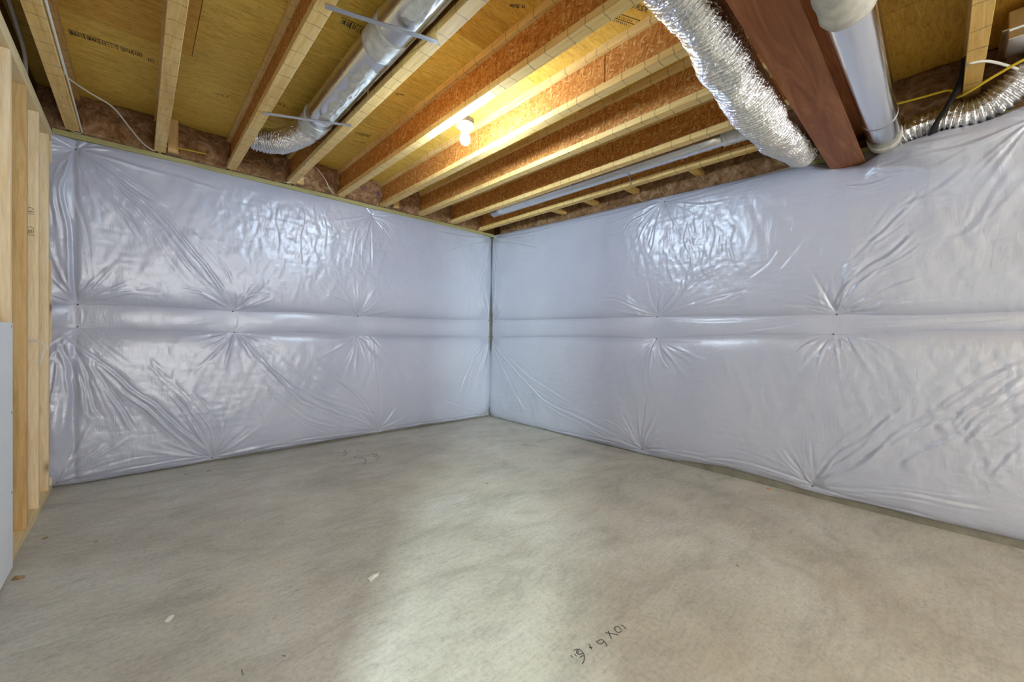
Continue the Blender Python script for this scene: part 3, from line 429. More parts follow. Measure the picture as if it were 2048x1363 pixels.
def sheet_height(U, V, lo, hi, wall, part, T):
    e = np.minimum(V-lo, hi-V); hh = hi-lo
    d = np.full(U.shape, -0.016)
    d += T*(1-np.exp(-np.maximum(V-lo, 0)/0.055))*(1-np.exp(-np.maximum(hi-V, 0)/0.05))
    d -= 0.016*np.exp(-np.maximum(e, 0)/0.007)
    # rounded into the corner
    d -= 0.022*np.exp(-U/0.045)
    # pins pull the film to the wall
    for (pu, pv) in PINS[wall]:
        r = np.hypot(U-pu, V-pv); d -= 0.026*np.exp(-r/0.075) + 0.010*np.exp(-r/0.3)
    rs = np.random.RandomState({'left': 11, 'right': 23}[wall] + {'upper': 0, 'seam': 5, 'lower': 9}[part])
    # tension fans around the pins
    for (pu, pv) in PINS[wall]:
        if part == 'seam': n = 9; L0, L1, A = 0.05, 0.16, 0.0035
        else: n = 64; L0, L1, A = 0.06, 0.55, 0.0044
        for k in range(n):
            a = rs.rand()*2*pi; L = L0+(L1-L0)*rs.rand()**1.8; am = A*(0.35+rs.rand())*(1 if rs.rand() > 0.3 else -0.8)
            cu, sv = math.cos(a), math.sin(a); bend = (rs.rand()-0.5)*0.5
            sel = (np.abs(U-pu) < L*1.1) & (np.abs(V-pv) < L*1.1)
            if not sel.any(): continue
            x = U[sel]-pu; y = V[sel]-pv; s = x*cu+y*sv; t = -x*sv+y*cu - bend*np.maximum(s, 0)**2
            wd = 0.0035+0.030*np.clip(s, 0, 1)
            tp = np.clip(s/0.03, 0, 1)*np.clip((L-s)/(0.7*L), 0, 1)**1.3
            d[sel] += np.where(s > 0, am*tp*np.exp(-(t/wd)**2)*(0.6+1.2*np.clip(s/0.25, 0, 1)), 0)
    # the long folds that can be followed in the film
    folds = []
    for (pts, A, wd) in FOLDS[wall].get(part, []):
        wd = wd*0.66; A = A*1.1; folds.append((pts, A, wd))
        if part != 'seam':
            pa = spline(pts, 5); T_ = np.gradient(pa, axis=0); T_ /= np.linalg.norm(T_, axis=1)[:, None]+1e-9; nn_ = np.stack([-T_[:, 1], T_[:, 0]], 1)
            for _ in range(4):
                off = (rs.rand()*2-1)*0.09; off += 0.02*np.sign(off); i0 = int(rs.rand()*0.5*len(pa)); i1 = min(len(pa), i0+max(5, int((0.3+0.4*rs.rand())*len(pa))))
                w_ = np.linspace(0.15, 1.0, len(pa))[:, None]; jit = 0.006*np.cumsum(rs.randn(len(pa), 2)*0.35, 0)
                folds.append(((pa+nn_*off*w_+jit)[i0:i1:3].tolist(), A*(0.18+0.3*rs.rand()), wd*(0.55+0.4*rs.rand())))
    for (pts, A, wd) in folds:
        if len(pts) < 2: continue
        p = spline(pts, 8); s = np.r_[0, np.cumsum(np.linalg.norm(np.diff(p, axis=0), axis=1))]; L = s[-1]
        lo_ = p.min(0)-7*wd; hi_ = p.max(0)+7*wd
        sel = (U > lo_[0]) & (U < hi_[0]) & (V > lo_[1]) & (V < hi_[1])
        if not sel.any(): continue
        x = U[sel]; y = V[sel]; best = np.full(x.shape, 9.0); sd = np.zeros(x.shape); sa = np.zeros(x.shape)
        for i in range(len(p)-1):
            dx, dy = p[i+1]-p[i]; l = math.hypot(dx, dy)
            if l < 1e-6: continue
            tt = np.clip(((x-p[i][0])*dx+(y-p[i][1])*dy)/l**2, 0, 1)
            qx = x-p[i][0]-tt*dx; qy = y-p[i][1]-tt*dy; dd = np.hypot(qx, qy)
            cl = dd < best; best = np.where(cl, dd, best); sd = np.where(cl, np.sign(dx*qy-dy*qx)*dd, sd); sa = np.where(cl, s[i]+tt*l, sa)
        tp = np.clip(sa/(0.10*L+1e-6), 0, 1)*np.clip((L-sa)/(0.22*L+1e-6), 0, 1); tp = ss(tp)
        t0 = np.full(sa.shape, A*1000.0)
        up_ = np.where(p[-1][0] > p[0][0], 1.0, -1.0)
        t = sd*up_ + 0.35*wd*vn[5](sa*11, t0)
        d[sel] += A*tp*(0.75+0.4*vn[6](sa*8, t0))*(np.exp(-np.abs(t/wd)**1.35) - 0.85*np.exp(-np.abs((t-1.35*wd)/(0.62*wd))**1.6) + 0.28*np.exp(-((t+2.6*wd)/(1.2*wd))**2) + 0.18*np.exp(-((t-4.0*wd)/(1.3*wd))**2))
    # loose lumps, tension ripples and small crinkles
    q = 1-np.exp(-np.maximum(e, 0)/0.05)
    d += q*(0.0060*vn[0](U*2.6+3, V*2.2) + 0.0035*vn[1](U*5.5, V*3.6) + 0.0016*vn[2](U*13+5, V*6.5))
    sh = U*0.5*(1 if wall == 'left' else -1)
    d += q*0.0012*vn[3]((U+0.35*V)*24, V*5.0) + q*0.0006*vn[4](U*9, V*40)
    d += q*0.0009*vn[7](U*27+2*vn[0](U*4, V*4), V*19) + q*0.0013*vn[5]((U-0.5*V)*14, (V+0.4*U)*4)
    for (cu, cv, rad, am) in {'left': [(2.35, 1.92, 0.55, 1.0), (3.6, 0.5, 0.5, 0.5)], 'right': [(2.62, 1.86, 0.60, 1.0), (4.3, 0.75, 0.6, 0.8)]}[wall]:
        g = am*np.exp(-((U-cu)**2+(V-cv)**2)/rad**2)
        d += q*g*(0.0027*vn[5](U*34+vn[1](U*8, V*8)*1.5, V*12) + 0.0014*vn[6](U*46, V*30) + 0.0010*vn[7](U*20, V*52))
    return d

def blanket(wall, part, T, step=0.0062):
    ed = EDGE[wall]; keys = {'upper': ('seam_hi', 'top'), 'seam': ('seam_lo', 'seam_hi'), 'lower': ('bottom', 'seam_lo')}[part]
    ext = {'left': (0.0, 3.83), 'right': (0.0, 5.4)}[wall]
    nu = int((ext[1]-ext[0])/step); u = np.linspace(ext[0], ext[1], nu)
    f = lambda k: np.interp(u, [p[0] for p in ed[k]], [p[1] for p in ed[k]])
    sm = lambda a: np.convolve(np.pad(a, 12, mode='edge'), np.ones(25)/25, 'valid')
    lo, hi = sm(f(keys[0])), sm(f(keys[1]))
    if part == 'seam': lo = lo-0.004; hi = hi+0.004
    if part == 'lower': lo = lo + 0.004*vn[2](u*4, u*0) + 0.002*vn[3](u*11, u*0)
    nv = max(12, int((hi-lo).mean()/step)); t = np.linspace(0, 1, nv)
    U = np.repeat(u[:, None], nv, 1); LO = np.repeat(lo[:, None], nv, 1); HI = np.repeat(hi[:, None], nv, 1); V = LO+(HI-LO)*t[None]
    d = sheet_height(U, V, LO, HI, wall, part, T)
    if wall == 'left':   # the loose end gathers behind the stud wall
        d += 0.03*ss((U-3.70)/0.1)*(0.4+0.6*vn[4](U*0, V*5)) - 0.012*np.exp(-((U-3.70)/0.02)**2)
    if wall == 'right' and part == 'upper':   # the film swells out under the ducts beyond the beam
        d += 0.085*ss((U-3.72)/0.35)*ss((V-1.75)/0.5)
        d += 0.03*ss((U-3.66)/0.1)*ss((V-2.02)/0.1)*(1-ss((U-3.9)/0.2))
    d = np.where(d < -0.010, -0.010-0.022*(1-np.exp(np.minimum(d+0.010, 0)/0.022)), np.minimum(d, 0.16))
    pl = place_left if wall == 'left' else place_right
    P = pl(U, V, d)
    # wrap the edges back towards the wall so that the blanket has a thickness
    b = np.full(nu, -0.0335); first = pl(u, lo-0.001, b)[:, None]; last = pl(u, hi+0.001, b)[:, None]
    return grid_mesh('film', np.concatenate([first, P, last], 1) if wall == 'left' else np.concatenate([first, P, last], 1)[::-1]), d, U, V

LB = {('left', 'upper'): 'upper white plastic-faced insulation blanket on the left wall, with a long diagonal fold', ('left', 'lower'): 'lower white plastic-faced insulation blanket on the left wall, reaching the floor',
      ('right', 'upper'): 'upper white plastic-faced insulation blanket on the right wall, under the brown beam', ('right', 'lower'): 'lower white plastic-faced insulation blanket on the right wall, reaching the floor'}
washer = None
for wall in ('left', 'right'):
    for part in ('upper', 'lower'):
        root = tag(empty('insulation_blanket', (-1.9, 0.0, 1.25 if part == 'upper' else 0.0) if wall == 'left' else (-0.05, -2.2, 1.25 if part == 'upper' else 0.0)), LB[(wall, part)], 'insulation', 'plastic-faced wall blankets')
        me, d, U, V = blanket(wall, part, 0.045); kid(link('film', me, 'plastic', root), root)
        fields = [(d, U, V)]
        if part == 'upper':
            me, d2, U2, V2 = blanket(wall, 'seam', 0.030, 0.006); kid(link('seam_flap', me, 'plastic', root), root); fields.append((d2, U2, V2))
        for (pu, pv) in PINS[wall]:
            best = min(((np.hypot(F[1]-pu, F[2]-pv).min(), i) for i, F in enumerate(fields)), key=lambda z: z[0])
            own = pv > 1.02 if part == 'upper' else pv <= 1.02
            if not own or best[0] > 0.05: continue
            F = fields[best[1]]; k = np.unravel_index(np.hypot(F[1]-pu, F[2]-pv).argmin(), F[0].shape)
            c = (place_left if wall == 'left' else place_right)(np.array(pu), np.array(pv), F[0][k]+0.002)
            if washer is None:
                washer = lathe('fastener', [(0, 0.004), (0.003, 0.004), (0.004, 0.002), (0.0055, 0.001), (0.0055, -0.006), (0, -0.006)], 'nail', None, 12); o = washer
            else:
                o = washer.copy(); COL.objects.link(o)
            o.parent = root; kid(o, root); o.location = Vector(c)
            o.rotation_euler = (pi/2, 0, 0) if wall == 'left' else (0, -pi/2, 0)

# drywall sheet fixed to the lower studs, beside the camera
t = tag(empty('drywall_sheet', (-3.79, -2.5, 0)), 'white drywall sheet fixed over the lower half of the stud wall', 'drywall')
kid(box('board', (-3.7995, -3.87, 0.012), (-3.786, -1.235, 1.092), 'drywall', t, 0.002), t)
for y, z in [(-1.262, 1.075), (-1.262, 0.7), (-1.262, 0.35)]:
    kid(box('screw', (-3.7862, y-0.004, z-0.004), (-3.7852, y+0.004, z+0.004), 'nail', t), t)

# ------------------------------------------------------------------ bare bulb lamp
def lamp(loc, label, mat, group=None):
    r = tag(empty('bulb_lamp', loc), label, 'lamp', group)
    bx_ = link('junction_box', boxm('junction_box', (-0.045, -0.045, 0.0), (0.045, 0.045, 0.042), 0.012), 'box', r, (0, 0, 0.085))
    lh = lathe('lampholder', [(0, 0.085), (0.054, 0.085), (0.056, 0.078), (0.052, 0.068), (0.036, 0.060), (0.026, 0.052), (0.024, 0.034), (0.0, 0.034)], 'porcelain', r, 28)
    lathe('bulb', [(0, -0.046), (0.012, -0.044), (0.023, -0.036), (0.030, -0.022), (0.0315, -0.006), (0.027, 0.012), (0.019, 0.028), (0.014, 0.040), (0.013, 0.050)], mat, lh, 14)
    return r
lamp((-1.868, -1.945, 2.318), 'lit bare bulb in a white porcelain holder beside the fifth joist', 'bulb')
lamp((-1.9, -5.85, 2.30), 'added unseen fill bulb behind the camera, near the right wall', 'bulb_fill', 'added fill bulbs behind the camera')  # this and the next lamp are invented, put in to brighten the room
lamp((-3.2, -6.2, 2.30), 'added unseen fill bulb behind the camera, near the stud wall', 'bulb_fill', 'added fill bulbs behind the camera')

# ------------------------------------------------------------------ ducts
def corr(R0, pitch, amp, seed, flare=0.0):
    rs = VN(seed)
    def f(th, s, L):
        ph = 2*pi*s/pitch + th
        return R0 + amp*(np.abs(np.sin(ph/2))*2-1) + amp*0.45*rs(th*7/pi+0*s, s/pitch*0.9+0*th) + 0.012*R0/0.1*rs(th*1.3+7, s*6)
    return f
# big silver flexible duct along the beam
t = tag(empty('flexible_duct', (-1.2, -3.41, 2.2)), 'large crinkled foil flexible duct hanging left of the brown beam', 'duct')
me = tube_mesh('foil_hose', [(-2.45, -3.30, 2.40), (-2.15, -3.36, 2.32), (-1.93, -3.40, 2.262), (-1.80, -3.405, 2.232), (-1.65, -3.405, 2.20), (-1.45, -3.405, 2.178), (-1.22, -3.405, 2.158), (-0.98, -3.402, 2.165), (-0.72, -3.40, 2.205), (-0.45, -3.40, 2.258), (-0.22, -3.40, 2.285)], 0.095, 0.0028, 56, corr(0.090, 0.020, 0.0085, 41))
kid(link('foil_hose', me, 'foil', t), t)
# straight bright duct right of the beam with sealed collars, then a flexible elbow
t = tag(empty('round_duct', (-0.9, -3.785, 2.2)), 'bright round metal duct running right of the brown beam', 'duct')
DA, DB = np.array((-2.3, -3.800, 2.155)), np.array((-0.12, -3.789, 2.262)); dd = DB-DA
kid(tube('pipe', [DA, DB], 0.074, 'chrome', t, step=0.2, seg=40), t)
at = lambda k: tuple(DA+dd*k)
kid(tube('sealed_collar', [at(0.10), at(0.14), at(0.285), at(0.30)], 0.079, 'mastic', t, step=0.012, seg=32, rfun=lambda th, s, L: 0.080+0.0025*vn[1](th*2.5, s*25)+0.005*np.clip(1-s/0.12, 0, 1)), t)
kid(tube('clamp_ring', [at(0.80), at(0.806)], 0.0755, 'strap', t, step=0.006, seg=40), t)
kid(tube('sealed_collar', [at(0.962), at(0.985), at(1.0)], 0.079, 'mastic', t, step=0.01, seg=32), t)
t = tag(empty('flexible_duct', (-0.12, -4.1, 2.2)), 'coarse foil flexible duct curving along the top of the right wall', 'duct')
me = tube_mesh('foil_hose', [(-0.16, -3.789, 2.262), (-0.11, -3.80, 2.262), (-0.105, -3.86, 2.268), (-0.125, -3.93, 2.285), (-0.135, -4.03, 2.285), (-0.14, -4.12, 2.275), (-0.15, -4.20, 2.30), (-0.17, -4.27, 2.36), (-0.19, -4.34, 2.43), (-0.2, -4.42, 2.49), (-0.2, -4.50, 2.52)], 0.07, 0.0028, 48, corr(0.066, 0.024, 0.0075, 43))
kid(link('foil_hose', me, 'foil', t), t)
# sealed duct in the bay between third and fourth joists, with foil elbow
t = tag(empty('round_duct', (-2.5, -1.9, 2.4)), 'galvanised round duct smeared with sealant, lying between third and fourth joists', 'duct')
DX, DZ, DR = -2.512, 2.494, 0.086
kid(tube('pipe', [(DX, -3.6, DZ), (DX, -1.10, DZ)], DR, 'galv', t, step=0.2, seg=40), t)
def smear(name, y0, y1, a0, a1, seed):
    n, mth = 60, 26; Y = np.linspace(0, 1, n)[:, None]; A = np.linspace(0, 1, mth)[None]
    wob = 0.22*vn[seed](Y*9, Y*0); a = a0+wob+(a1-a0-2*wob*0.5)*A; y = y0+(y1-y0)*Y + 0.03*vn[seed+1](A*5, A*0)
    e_ = np.minimum(np.minimum(Y, 1-Y)*8, np.minimum(A, 1-A)*6); r = DR+0.0005+0.005*np.clip(e_, 0, 1)*(0.8+0.5*vn[seed+2](Y*22, A*9))
    P = np.stack([DX+r*np.cos(a), y+0*a, DZ+r*np.sin(a)], -1); kid(link(name, grid_mesh(name, P), 'mastic_grey', t), t)
smear('sealant_patch', -2.02, -1.28, R(-122), R(-62), 1); smear('sealant_patch', -3.2, -1.2, R(-50), R(8), 2); smear('sealant_patch', -3.4, -2.45, R(-128), R(-70), 3)
kid(tube('sealed_collar', [(DX, -2.26, DZ), (DX, -2.1, DZ)], 0.091, 'mastic_grey', t, step=0.01, seg=36, rfun=lambda th, s, L: 0.090+0.004*vn[2](th*3, s*30)), t)
kid(tube('sealed_collar', [(DX, -1.20, DZ), (DX, -1.05, DZ)], 0.091, 'mastic_grey', t, step=0.01, seg=36, rfun=lambda th, s, L: 0.090+0.004*vn[3](th*3, s*30)), t)
me = tube_mesh('foil_elbow', [(DX, -1.12, DZ), (DX, -1.02, DZ), (DX-0.01, -0.90, DZ), (DX-0.045, -0.76, DZ-0.004), (DX-0.11, -0.64, DZ-0.006), (DX-0.20, -0.575, DZ-0.004), (DX-0.265, -0.56, DZ)], 0.08, 0.0028, 48, corr(0.077, 0.020, 0.0075, 45))
kid(link('foil_elbow', me, 'foil', t), t)
for nm, a, b in [('strap_1', (-2.83, -2.29), (-2.39, -2.44)), ('strap_2', (-2.83, -1.20), (-2.39, -1.43))]:
    p0, p1 = Vector((*a, 2.396)), Vector((*b, 2.396)); dv = (p1-p0).normalized(); sd = Vector((-dv.y, dv.x, 0))*0.013
    o = prism('hanger_strap', [tuple((p0-sd).xy), tuple((p1-sd).xy), tuple((p1+sd).xy), tuple((p0+sd).xy)], 2.394, 2.397, 'strap')
    tag(o, 'metal hanger strap under the sealed duct, ' + ('nearer the camera' if nm == 'strap_1' else 'nearer the foil elbow'), 'strap', 'hanger straps under the sealed duct')
# pale duct between the last two joists
t = tag(empty('round_duct', (-0.42, -2, 2.42)), 'pale grey round duct between the last two joists', 'duct')
kid(tube('pipe', [(-0.44, -0.55, 2.475), (-0.41, -3.05, 2.468)], 0.062, 'galv', t, step=0.2, seg=32), t)
kid(tube('pipe', [(-0.41, -3.1, 2.468), (-0.405, -3.5, 2.466)], 0.060, 'galv', t, step=0.2, seg=32), t)
kid(tube('sealed_collar', [(-0.41, -2.98, 2.468), (-0.41, -3.14, 2.468)], 0.067, 'mastic_grey', t, step=0.02, seg=32), t)
o = tube('hanger_wire', [(-0.61, -2.30, 2.402), (-0.45, -2.26, 2.398), (-0.30, -2.20, 2.392), (-0.235, -2.15, 2.398)], 0.003, 'strap', seg=8); tag(o, 'thin wire hanger under the pale duct', 'wire')
# sheet metal boot at the far right
t = tag(empty('duct_boot', (-0.35, -4.32, 2.45)), 'galvanised sheet metal duct boot at the upper right edge', 'duct')
kid(box('boot_body', (-0.42, -4.50, 2.47), (-0.23, -4.225, 2.60), 'galv', t, 0.003), t)
kid(box('boot_lip', (-0.43, -4.50, 2.512), (-0.22, -4.205, 2.519), 'chrome', t, 0.001), t)

# ------------------------------------------------------------------ cables and straps
def cable(name, pts, rad, mat, label, cat='cable', **kw):
    o = tube(name, pts, rad, mat, None, seg=8, step=0.015, **kw); return tag(o, label, cat)
cable('cable', [(-3.663, -2.3, 2.41), (-3.662, -1.5, 2.408), (-3.664, -0.95, 2.41), (-3.668, -0.79, 2.43), (-3.60, -0.62, 2.452), (-3.50, -0.50, 2.45), (-3.43, -0.30, 2.43), (-3.36, -0.10, 2.412), (-3.30, -0.03, 2.401)], 0.0045, 'white_cable', 'thin white cable sagging from the first joist to the sill plate')
cable('cable', [(-3.664, -2.2, 2.425), (-3.664, -0.6, 2.42), (-3.664, -0.10, 2.412), (-3.665, -0.03, 2.402), (-3.70, -0.022, 2.40)], 0.0045, 'white_cable', 'white cable stapled along the first joist, ending at the plastic corner')
cable('cable', [(-3.80, -1.9, 2.60), (-3.815, -1.3, 2.58), (-3.82, -0.95, 2.555), (-3.825, -0.70, 2.53), (-3.835, -0.58, 2.47), (-3.84, -0.56, 2.378)], 0.009, 'white_cable', 'thick white cable dropping on to the top plate of the stud wall')
cable('cable', [(-3.27, -0.085, 2.436), (-3.15, -0.10, 2.443), (-3.00, -0.115, 2.446)], 0.006, 'yellow_cable', 'short yellow cable stub in front of the batt beside the second joist')
cable('cable', [(-2.28, -0.10, 2.47), (-2.34, -0.11, 2.43), (-2.40, -0.09, 2.398), (-2.45, -0.04, 2.40)], 0.003, 'white_cable', 'thin pale wire end by the fourth joist at the sill plate')
cable('cable', [(-2.19, -0.10, 2.58), (-2.12, -0.11, 2.50), (-2.08, -0.10, 2.43), (-2.02, -0.05, 2.402)], 0.003, 'white_cable', 'thin pale wire hanging in the bay left of the fifth joist')
cable('cable', [(-0.13, -3.70, 2.46), (-0.14, -3.83, 2.448), (-0.145, -3.95, 2.44), (-0.15, -4.045, 2.432), (-0.16, -4.06, 2.39), (-0.20, -4.075, 2.36), (-0.26, -4.12, 2.352), (-0.30, -4.20, 2.375), (-0.33, -4.30, 2.40), (-0.36, -4.5, 2.42)], 0.0065, 'yellow_cable', 'yellow cable looping over the coarse foil duct')
cable('cable', [(-0.47, -4.10, 2.397), (-0.455, -4.15, 2.392), (-0.40, -4.19, 2.392), (-0.30, -4.24, 2.397), (-0.20, -4.30, 2.40), (-0.10, -4.45, 2.42)], 0.006, 'white_cable', 'white cable stapled to the cross joist at the upper right')
def ribbon(name, pts, width, thick, mat, side):
    p = spline(pts, 8); sd = np.array(side, float); sd /= np.linalg.norm(sd); T = np.gradient(p, axis=0); T /= np.linalg.norm(T, axis=1)[:, None]
    nn = np.cross(T, sd); nn /= np.linalg.norm(nn, axis=1)[:, None]
    P = np.stack([p+sd*width/2+nn*thick/2, p-sd*width/2+nn*thick/2, p-sd*width/2-nn*thick/2, p+sd*width/2-nn*thick/2], 0)
    return link(name, grid_mesh(name, P, False, True), mat)
o = ribbon('webbing_strap', [(-0.21, -4.10, 2.56), (-0.205, -4.09, 2.46), (-0.212, -4.045, 2.34), (-0.218, -4.00, 2.25), (-0.19, -3.985, 2.208), (-0.11, -3.99, 2.195)], 0.036, 0.003, 'black', (0.1, 0.9, -0.4)); tag(o, 'black webbing strap holding up the coarse foil duct', 'strap')
cable('cable', [(-3.86, -0.50, 1.0), (-3.80, -0.515, 1.0), (-3.775, -0.52, 0.97), (-3.785, -0.53, 0.90), (-3.79, -0.535, 0.87)], 0.004, 'white_cable', 'white cable end poking out between the studs')

# ------------------------------------------------------------------ writing and marks
def strokes(name, lines, width, z, mat, parent, frame, thick=0.0006):
    """lines: list of 2-D polylines; frame(a, b, h) -> world point"""
    bm = bmesh.new()
    for ln in lines:
        p = spline(ln, 6) if len(ln) > 2 else np.array(ln, float)
        T = np.gradient(p, axis=0); T /= np.linalg.norm(T, axis=1)[:, None]+1e-9; nrm = np.stack([-T[:, 1], T[:, 0]], 1)*width/2
        a = [bm.verts.new(frame(*(q_+n_), z+thick)) for q_, n_ in zip(p, nrm)]; b = [bm.verts.new(frame(*(q_-n_), z+thick)) for q_, n_ in zip(p, nrm)]
        a0 = [bm.verts.new(frame(*(q_+n_), z)) for q_, n_ in zip(p, nrm)]; b0 = [bm.verts.new(frame(*(q_-n_), z)) for q_, n_ in zip(p, nrm)]
        for i in range(len(p)-1):
            bm.faces.new((a[i], b[i], b[i+1], a[i+1])); bm.faces.new((a[i], a[i+1], a0[i+1], a0[i])); bm.faces.new((b[i], b0[i], b0[i+1], b[i+1]))
    bmesh.ops.recalc_face_normals(bm, faces=bm.faces[:])
    me = bpy.data.meshes.new(name); bm.to_mesh(me); bm.free(); o = link(name, me, mat, parent)
    if parent is not None: o.matrix_parent_inverse = Matrix.Translation(-parent.location)
    return o
FLOORW = {"size_note": [[[-2.0807, -3.2422], [-2.0853, -3.2531], [-2.0887, -3.2631]], [[-2.0843, -3.2424], [-2.0847, -3.2386]], [[-2.1174, -3.2305], [-2.1044, -3.2324], [-2.0986, -3.241], [-2.1051, -3.2531]], [[-2.1172, -3.2324], [-2.1245, -3.242], [-2.1246, -3.2532], [-2.1102, -3.2582]], [[-2.1448, -3.2236], [-2.1538, -3.2346], [-2.1613, -3.2435], [-2.1687, -3.2537]], [[-2.1608, -3.2219], [-2.1498, -3.235], [-2.1362, -3.2584]], [[-2.2151, -3.2283], [-2.2056, -3.2278], [-2.1974, -3.2323], [-2.1971, -3.2401], [-2.2066, -3.2435], [-2.2169, -3.2415], [-2.221, -3.2334], [-2.2167, -3.2223]], [[-2.1971, -3.2401], [-2.1996, -3.2498], [-2.2106, -3.2619]], [[-2.2481, -3.2161], [-2.2551, -3.2273], [-2.2602, -3.2355]], [[-2.2612, -3.2246], [-2.2499, -3.2306]], [[-2.3096, -3.1977], [-2.2996, -3.1983], [-2.2923, -3.205], [-2.2912, -3.2144], [-2.2953, -3.2275], [-2.3051, -3.2378], [-2.3193, -3.2464], [-2.3343, -3.2498]], [[-2.2939, -3.2021], [-2.3068, -3.2059], [-2.311, -3.2132], [-2.3054, -3.2211], [-2.296, -3.2241]], [[-2.3045, -3.2163], [-2.3048, -3.2105], [-2.2957, -3.2076]], [[-2.3181, -3.2287], [-2.3084, -3.2294], [-2.302, -3.2325]], [[-2.3183, -3.2066], [-2.3219, -3.2185]], [[-2.3322, -3.2022], [-2.3357, -3.2141]]], "scribble": [[[-2.0005, -0.3216], [-2.0273, -0.426], [-2.0594, -0.4798], [-2.0824, -0.4864]], [[-2.0404, -0.38], [-2.0312, -0.3879]], [[-1.9149, -0.4099], [-1.933, -0.4586]], [[-2.0516, -0.591], [-2.0278, -0.5599]], [[-2.0266, -0.5869], [-1.9935, -0.5633], [-1.9623, -0.5903], [-1.9093, -0.6163], [-1.8674, -0.6054]], [[-2.0266, -0.5869], [-2.0148, -0.6165], [-1.986, -0.6478], [-1.9681, -0.6761], [-1.9843, -0.7494], [-2.0146, -0.8072], [-2.038, -0.822]], [[-1.8674, -0.6054], [-1.8449, -0.5974], [-1.8646, -0.6483], [-1.8795, -0.6883], [-1.8598, -0.679], [-1.8267, -0.6131]], [[-1.833, -0.6889], [-1.872, -0.7466], [-1.9163, -0.7838]], [[-2.1402, -0.6444], [-2.1296, -0.6536]]], "ticks": [[[-3.1443, -2.5381], [-3.1451, -2.5675]], [[-3.0353, -2.5628], [-3.0279, -2.575]], [[-1.3354, -3.3966], [-1.3329, -3.4043]]]}
strokes('marker_writing', FLOORW['size_note'], 0.0033, 0.0003, 'ink_floor', fl, lambda a, b, h: (a, b, h))['label'] = 'black handwritten size note on the slab'
strokes('marker_scribble', FLOORW['scribble'], 0.007, 0.0003, 'ink_faint', fl, lambda a, b, h: (a, b, h))['label'] = 'faint scribble on the slab near the left wall'
strokes('marker_scribble', FLOORW['ticks'], 0.0035, 0.0003, 'ink_faint', fl, lambda a, b, h: (a, b, h))
# printing on the subfloor
def under(p0, p1, width, z=HC-0.0004):
    p0 = Vector(p0); p1 = Vector(p1); ax = (p1-p0).normalized(); ay = Vector((-ax.y, ax.x))
    return (p1-p0).length, lambda a, b, h: (p0.x+ax.x*a+ay.x*b, p0.y+ax.y*a+ay.y*b, z-h)
def stamp(p0, p1, h, seed, mat='ink', frame=True, dens=1.0):
    rs = random.Random(seed); L, fr = under(p0, p1, h); ln = []
    if frame: ln += [[(0, 0), (L, 0)]]
    x = 0.0; k = 0
    while x < L-0.012:
        if k % 5 == 4: 
            if frame: ln.append([(x, 0), (x, h)])
            x += 0.012
        else:
            w_ = rs.uniform(0.010, 0.017); y0 = 0.18*h; y1 = h*rs.uniform(0.72, 0.95)
            if rs.random() < dens:
                ln += [[(x, y0), (x, y1)], [(x+w_*0.6, y0), (x+w_*0.6, y1)]] if rs.random() < 0.6 else [[(x, y0), (x+w_*0.6, y0)], [(x, (y0+y1)/2), (x+w_*0.6, (y0+y1)/2)], [(x, y1), (x+w_*0.6, y1)]]
                if rs.random() < 0.5: ln.append([(x, y1), (x+w_*0.6, y1)])
            x += w_
        k += 1
    strokes('ink_stamp', ln, 0.0038, 0.0, mat, ce, fr)
stamp((-3.655, -0.86), (-3.37, -0.885), 0.050, 1); stamp((-3.345, -0.87), (-3.305, -0.875), 0.05, 2, frame=False)
stamp((-2.64, -1.95), (-2.46, -1.97), 0.055, 3); stamp((-2.675, -0.90), (-2.54, -0.915), 0.05, 4, 'ink_soft', False, 0.8)
stamp((-2.14, -0.87), (-2.03, -0.90), 0.045, 5, 'ink_soft'); stamp((-2.15, -1.56), (-2.09, -1.60), 0.02, 6, 'ink_soft', False)
stamp((-2.09, -2.60), (-2.03, -2.65), 0.03, 7, 'ink', False); stamp((-1.86, -0.95), (-1.80, -0.97), 0.04, 8, 'ink_soft', False)
stamp((-2.10, -0.72), (-2.00, -0.76), 0.014, 9, 'ink', False); stamp((-3.02, -0.72), (-2.93, -0.74), 0.014, 10, 'ink_soft', False)
# ruled stamp with letters, in the bay right of the bulb
L_, fr_ = under((-1.70, -2.93), (-1.56, -2.99), 0.1)
strokes('ink_stamp', [[(0, -0.035), (0, 0.075)], [(0, 0.02), (0.155, 0.02)], [(0, 0.05), (0.155, 0.05)], [(0.155, 0.018), (0.155, 0.052)]]
        + [[(0.02+0.012*i, 0.028), (0.027+0.012*i, 0.043)] for i in range(9)] + [[(0.01+0.012*i, 0.058), (0.016+0.012*i, 0.07)] for i in range(9)], 0.003, 0.0, 'ink', ce, fr_)
def text(txt, size, loc, rot, mat, parent, name='printed_text'):
    cu = bpy.data.curves.new(name, 'FONT'); cu.body = txt; cu.size = size; cu.extrude = 0.0004; cu.align_x = 'LEFT'
    tmp = bpy.data.objects.new(name, cu); COL.objects.link(tmp); dg = bpy.context.evaluated_depsgraph_get()
    me = bpy.data.meshes.new_from_object(tmp.evaluated_get(dg)); bpy.data.objects.remove(tmp); bpy.data.curves.remove(cu)
    o = link(name, me, None, parent); me.materials.clear(); me.materials.append(M[mat]); o.rotation_euler = rot
    if parent is not None: o.matrix_parent_inverse = Matrix.Translation(-parent.location)
    o.location = loc; return o
text('1RSX', 0.04, (-1.655, -2.985, HC-0.0006), (pi, 0, R(-23)), 'ink', ce)
bt = lambda s, x, z, b, r=-8, sz=0.05: text(s, sz, (x, -0.088, z), (pi/2, R(r), 0), 'ink_purple', b)
bt('1', -1.785, 2.515, batts[5]); bt('1', -1.725, 2.505, batts[5]); bt('6', -1.645, 2.492, batts[5]); bt('A', -1.605, 2.485, batts[5])
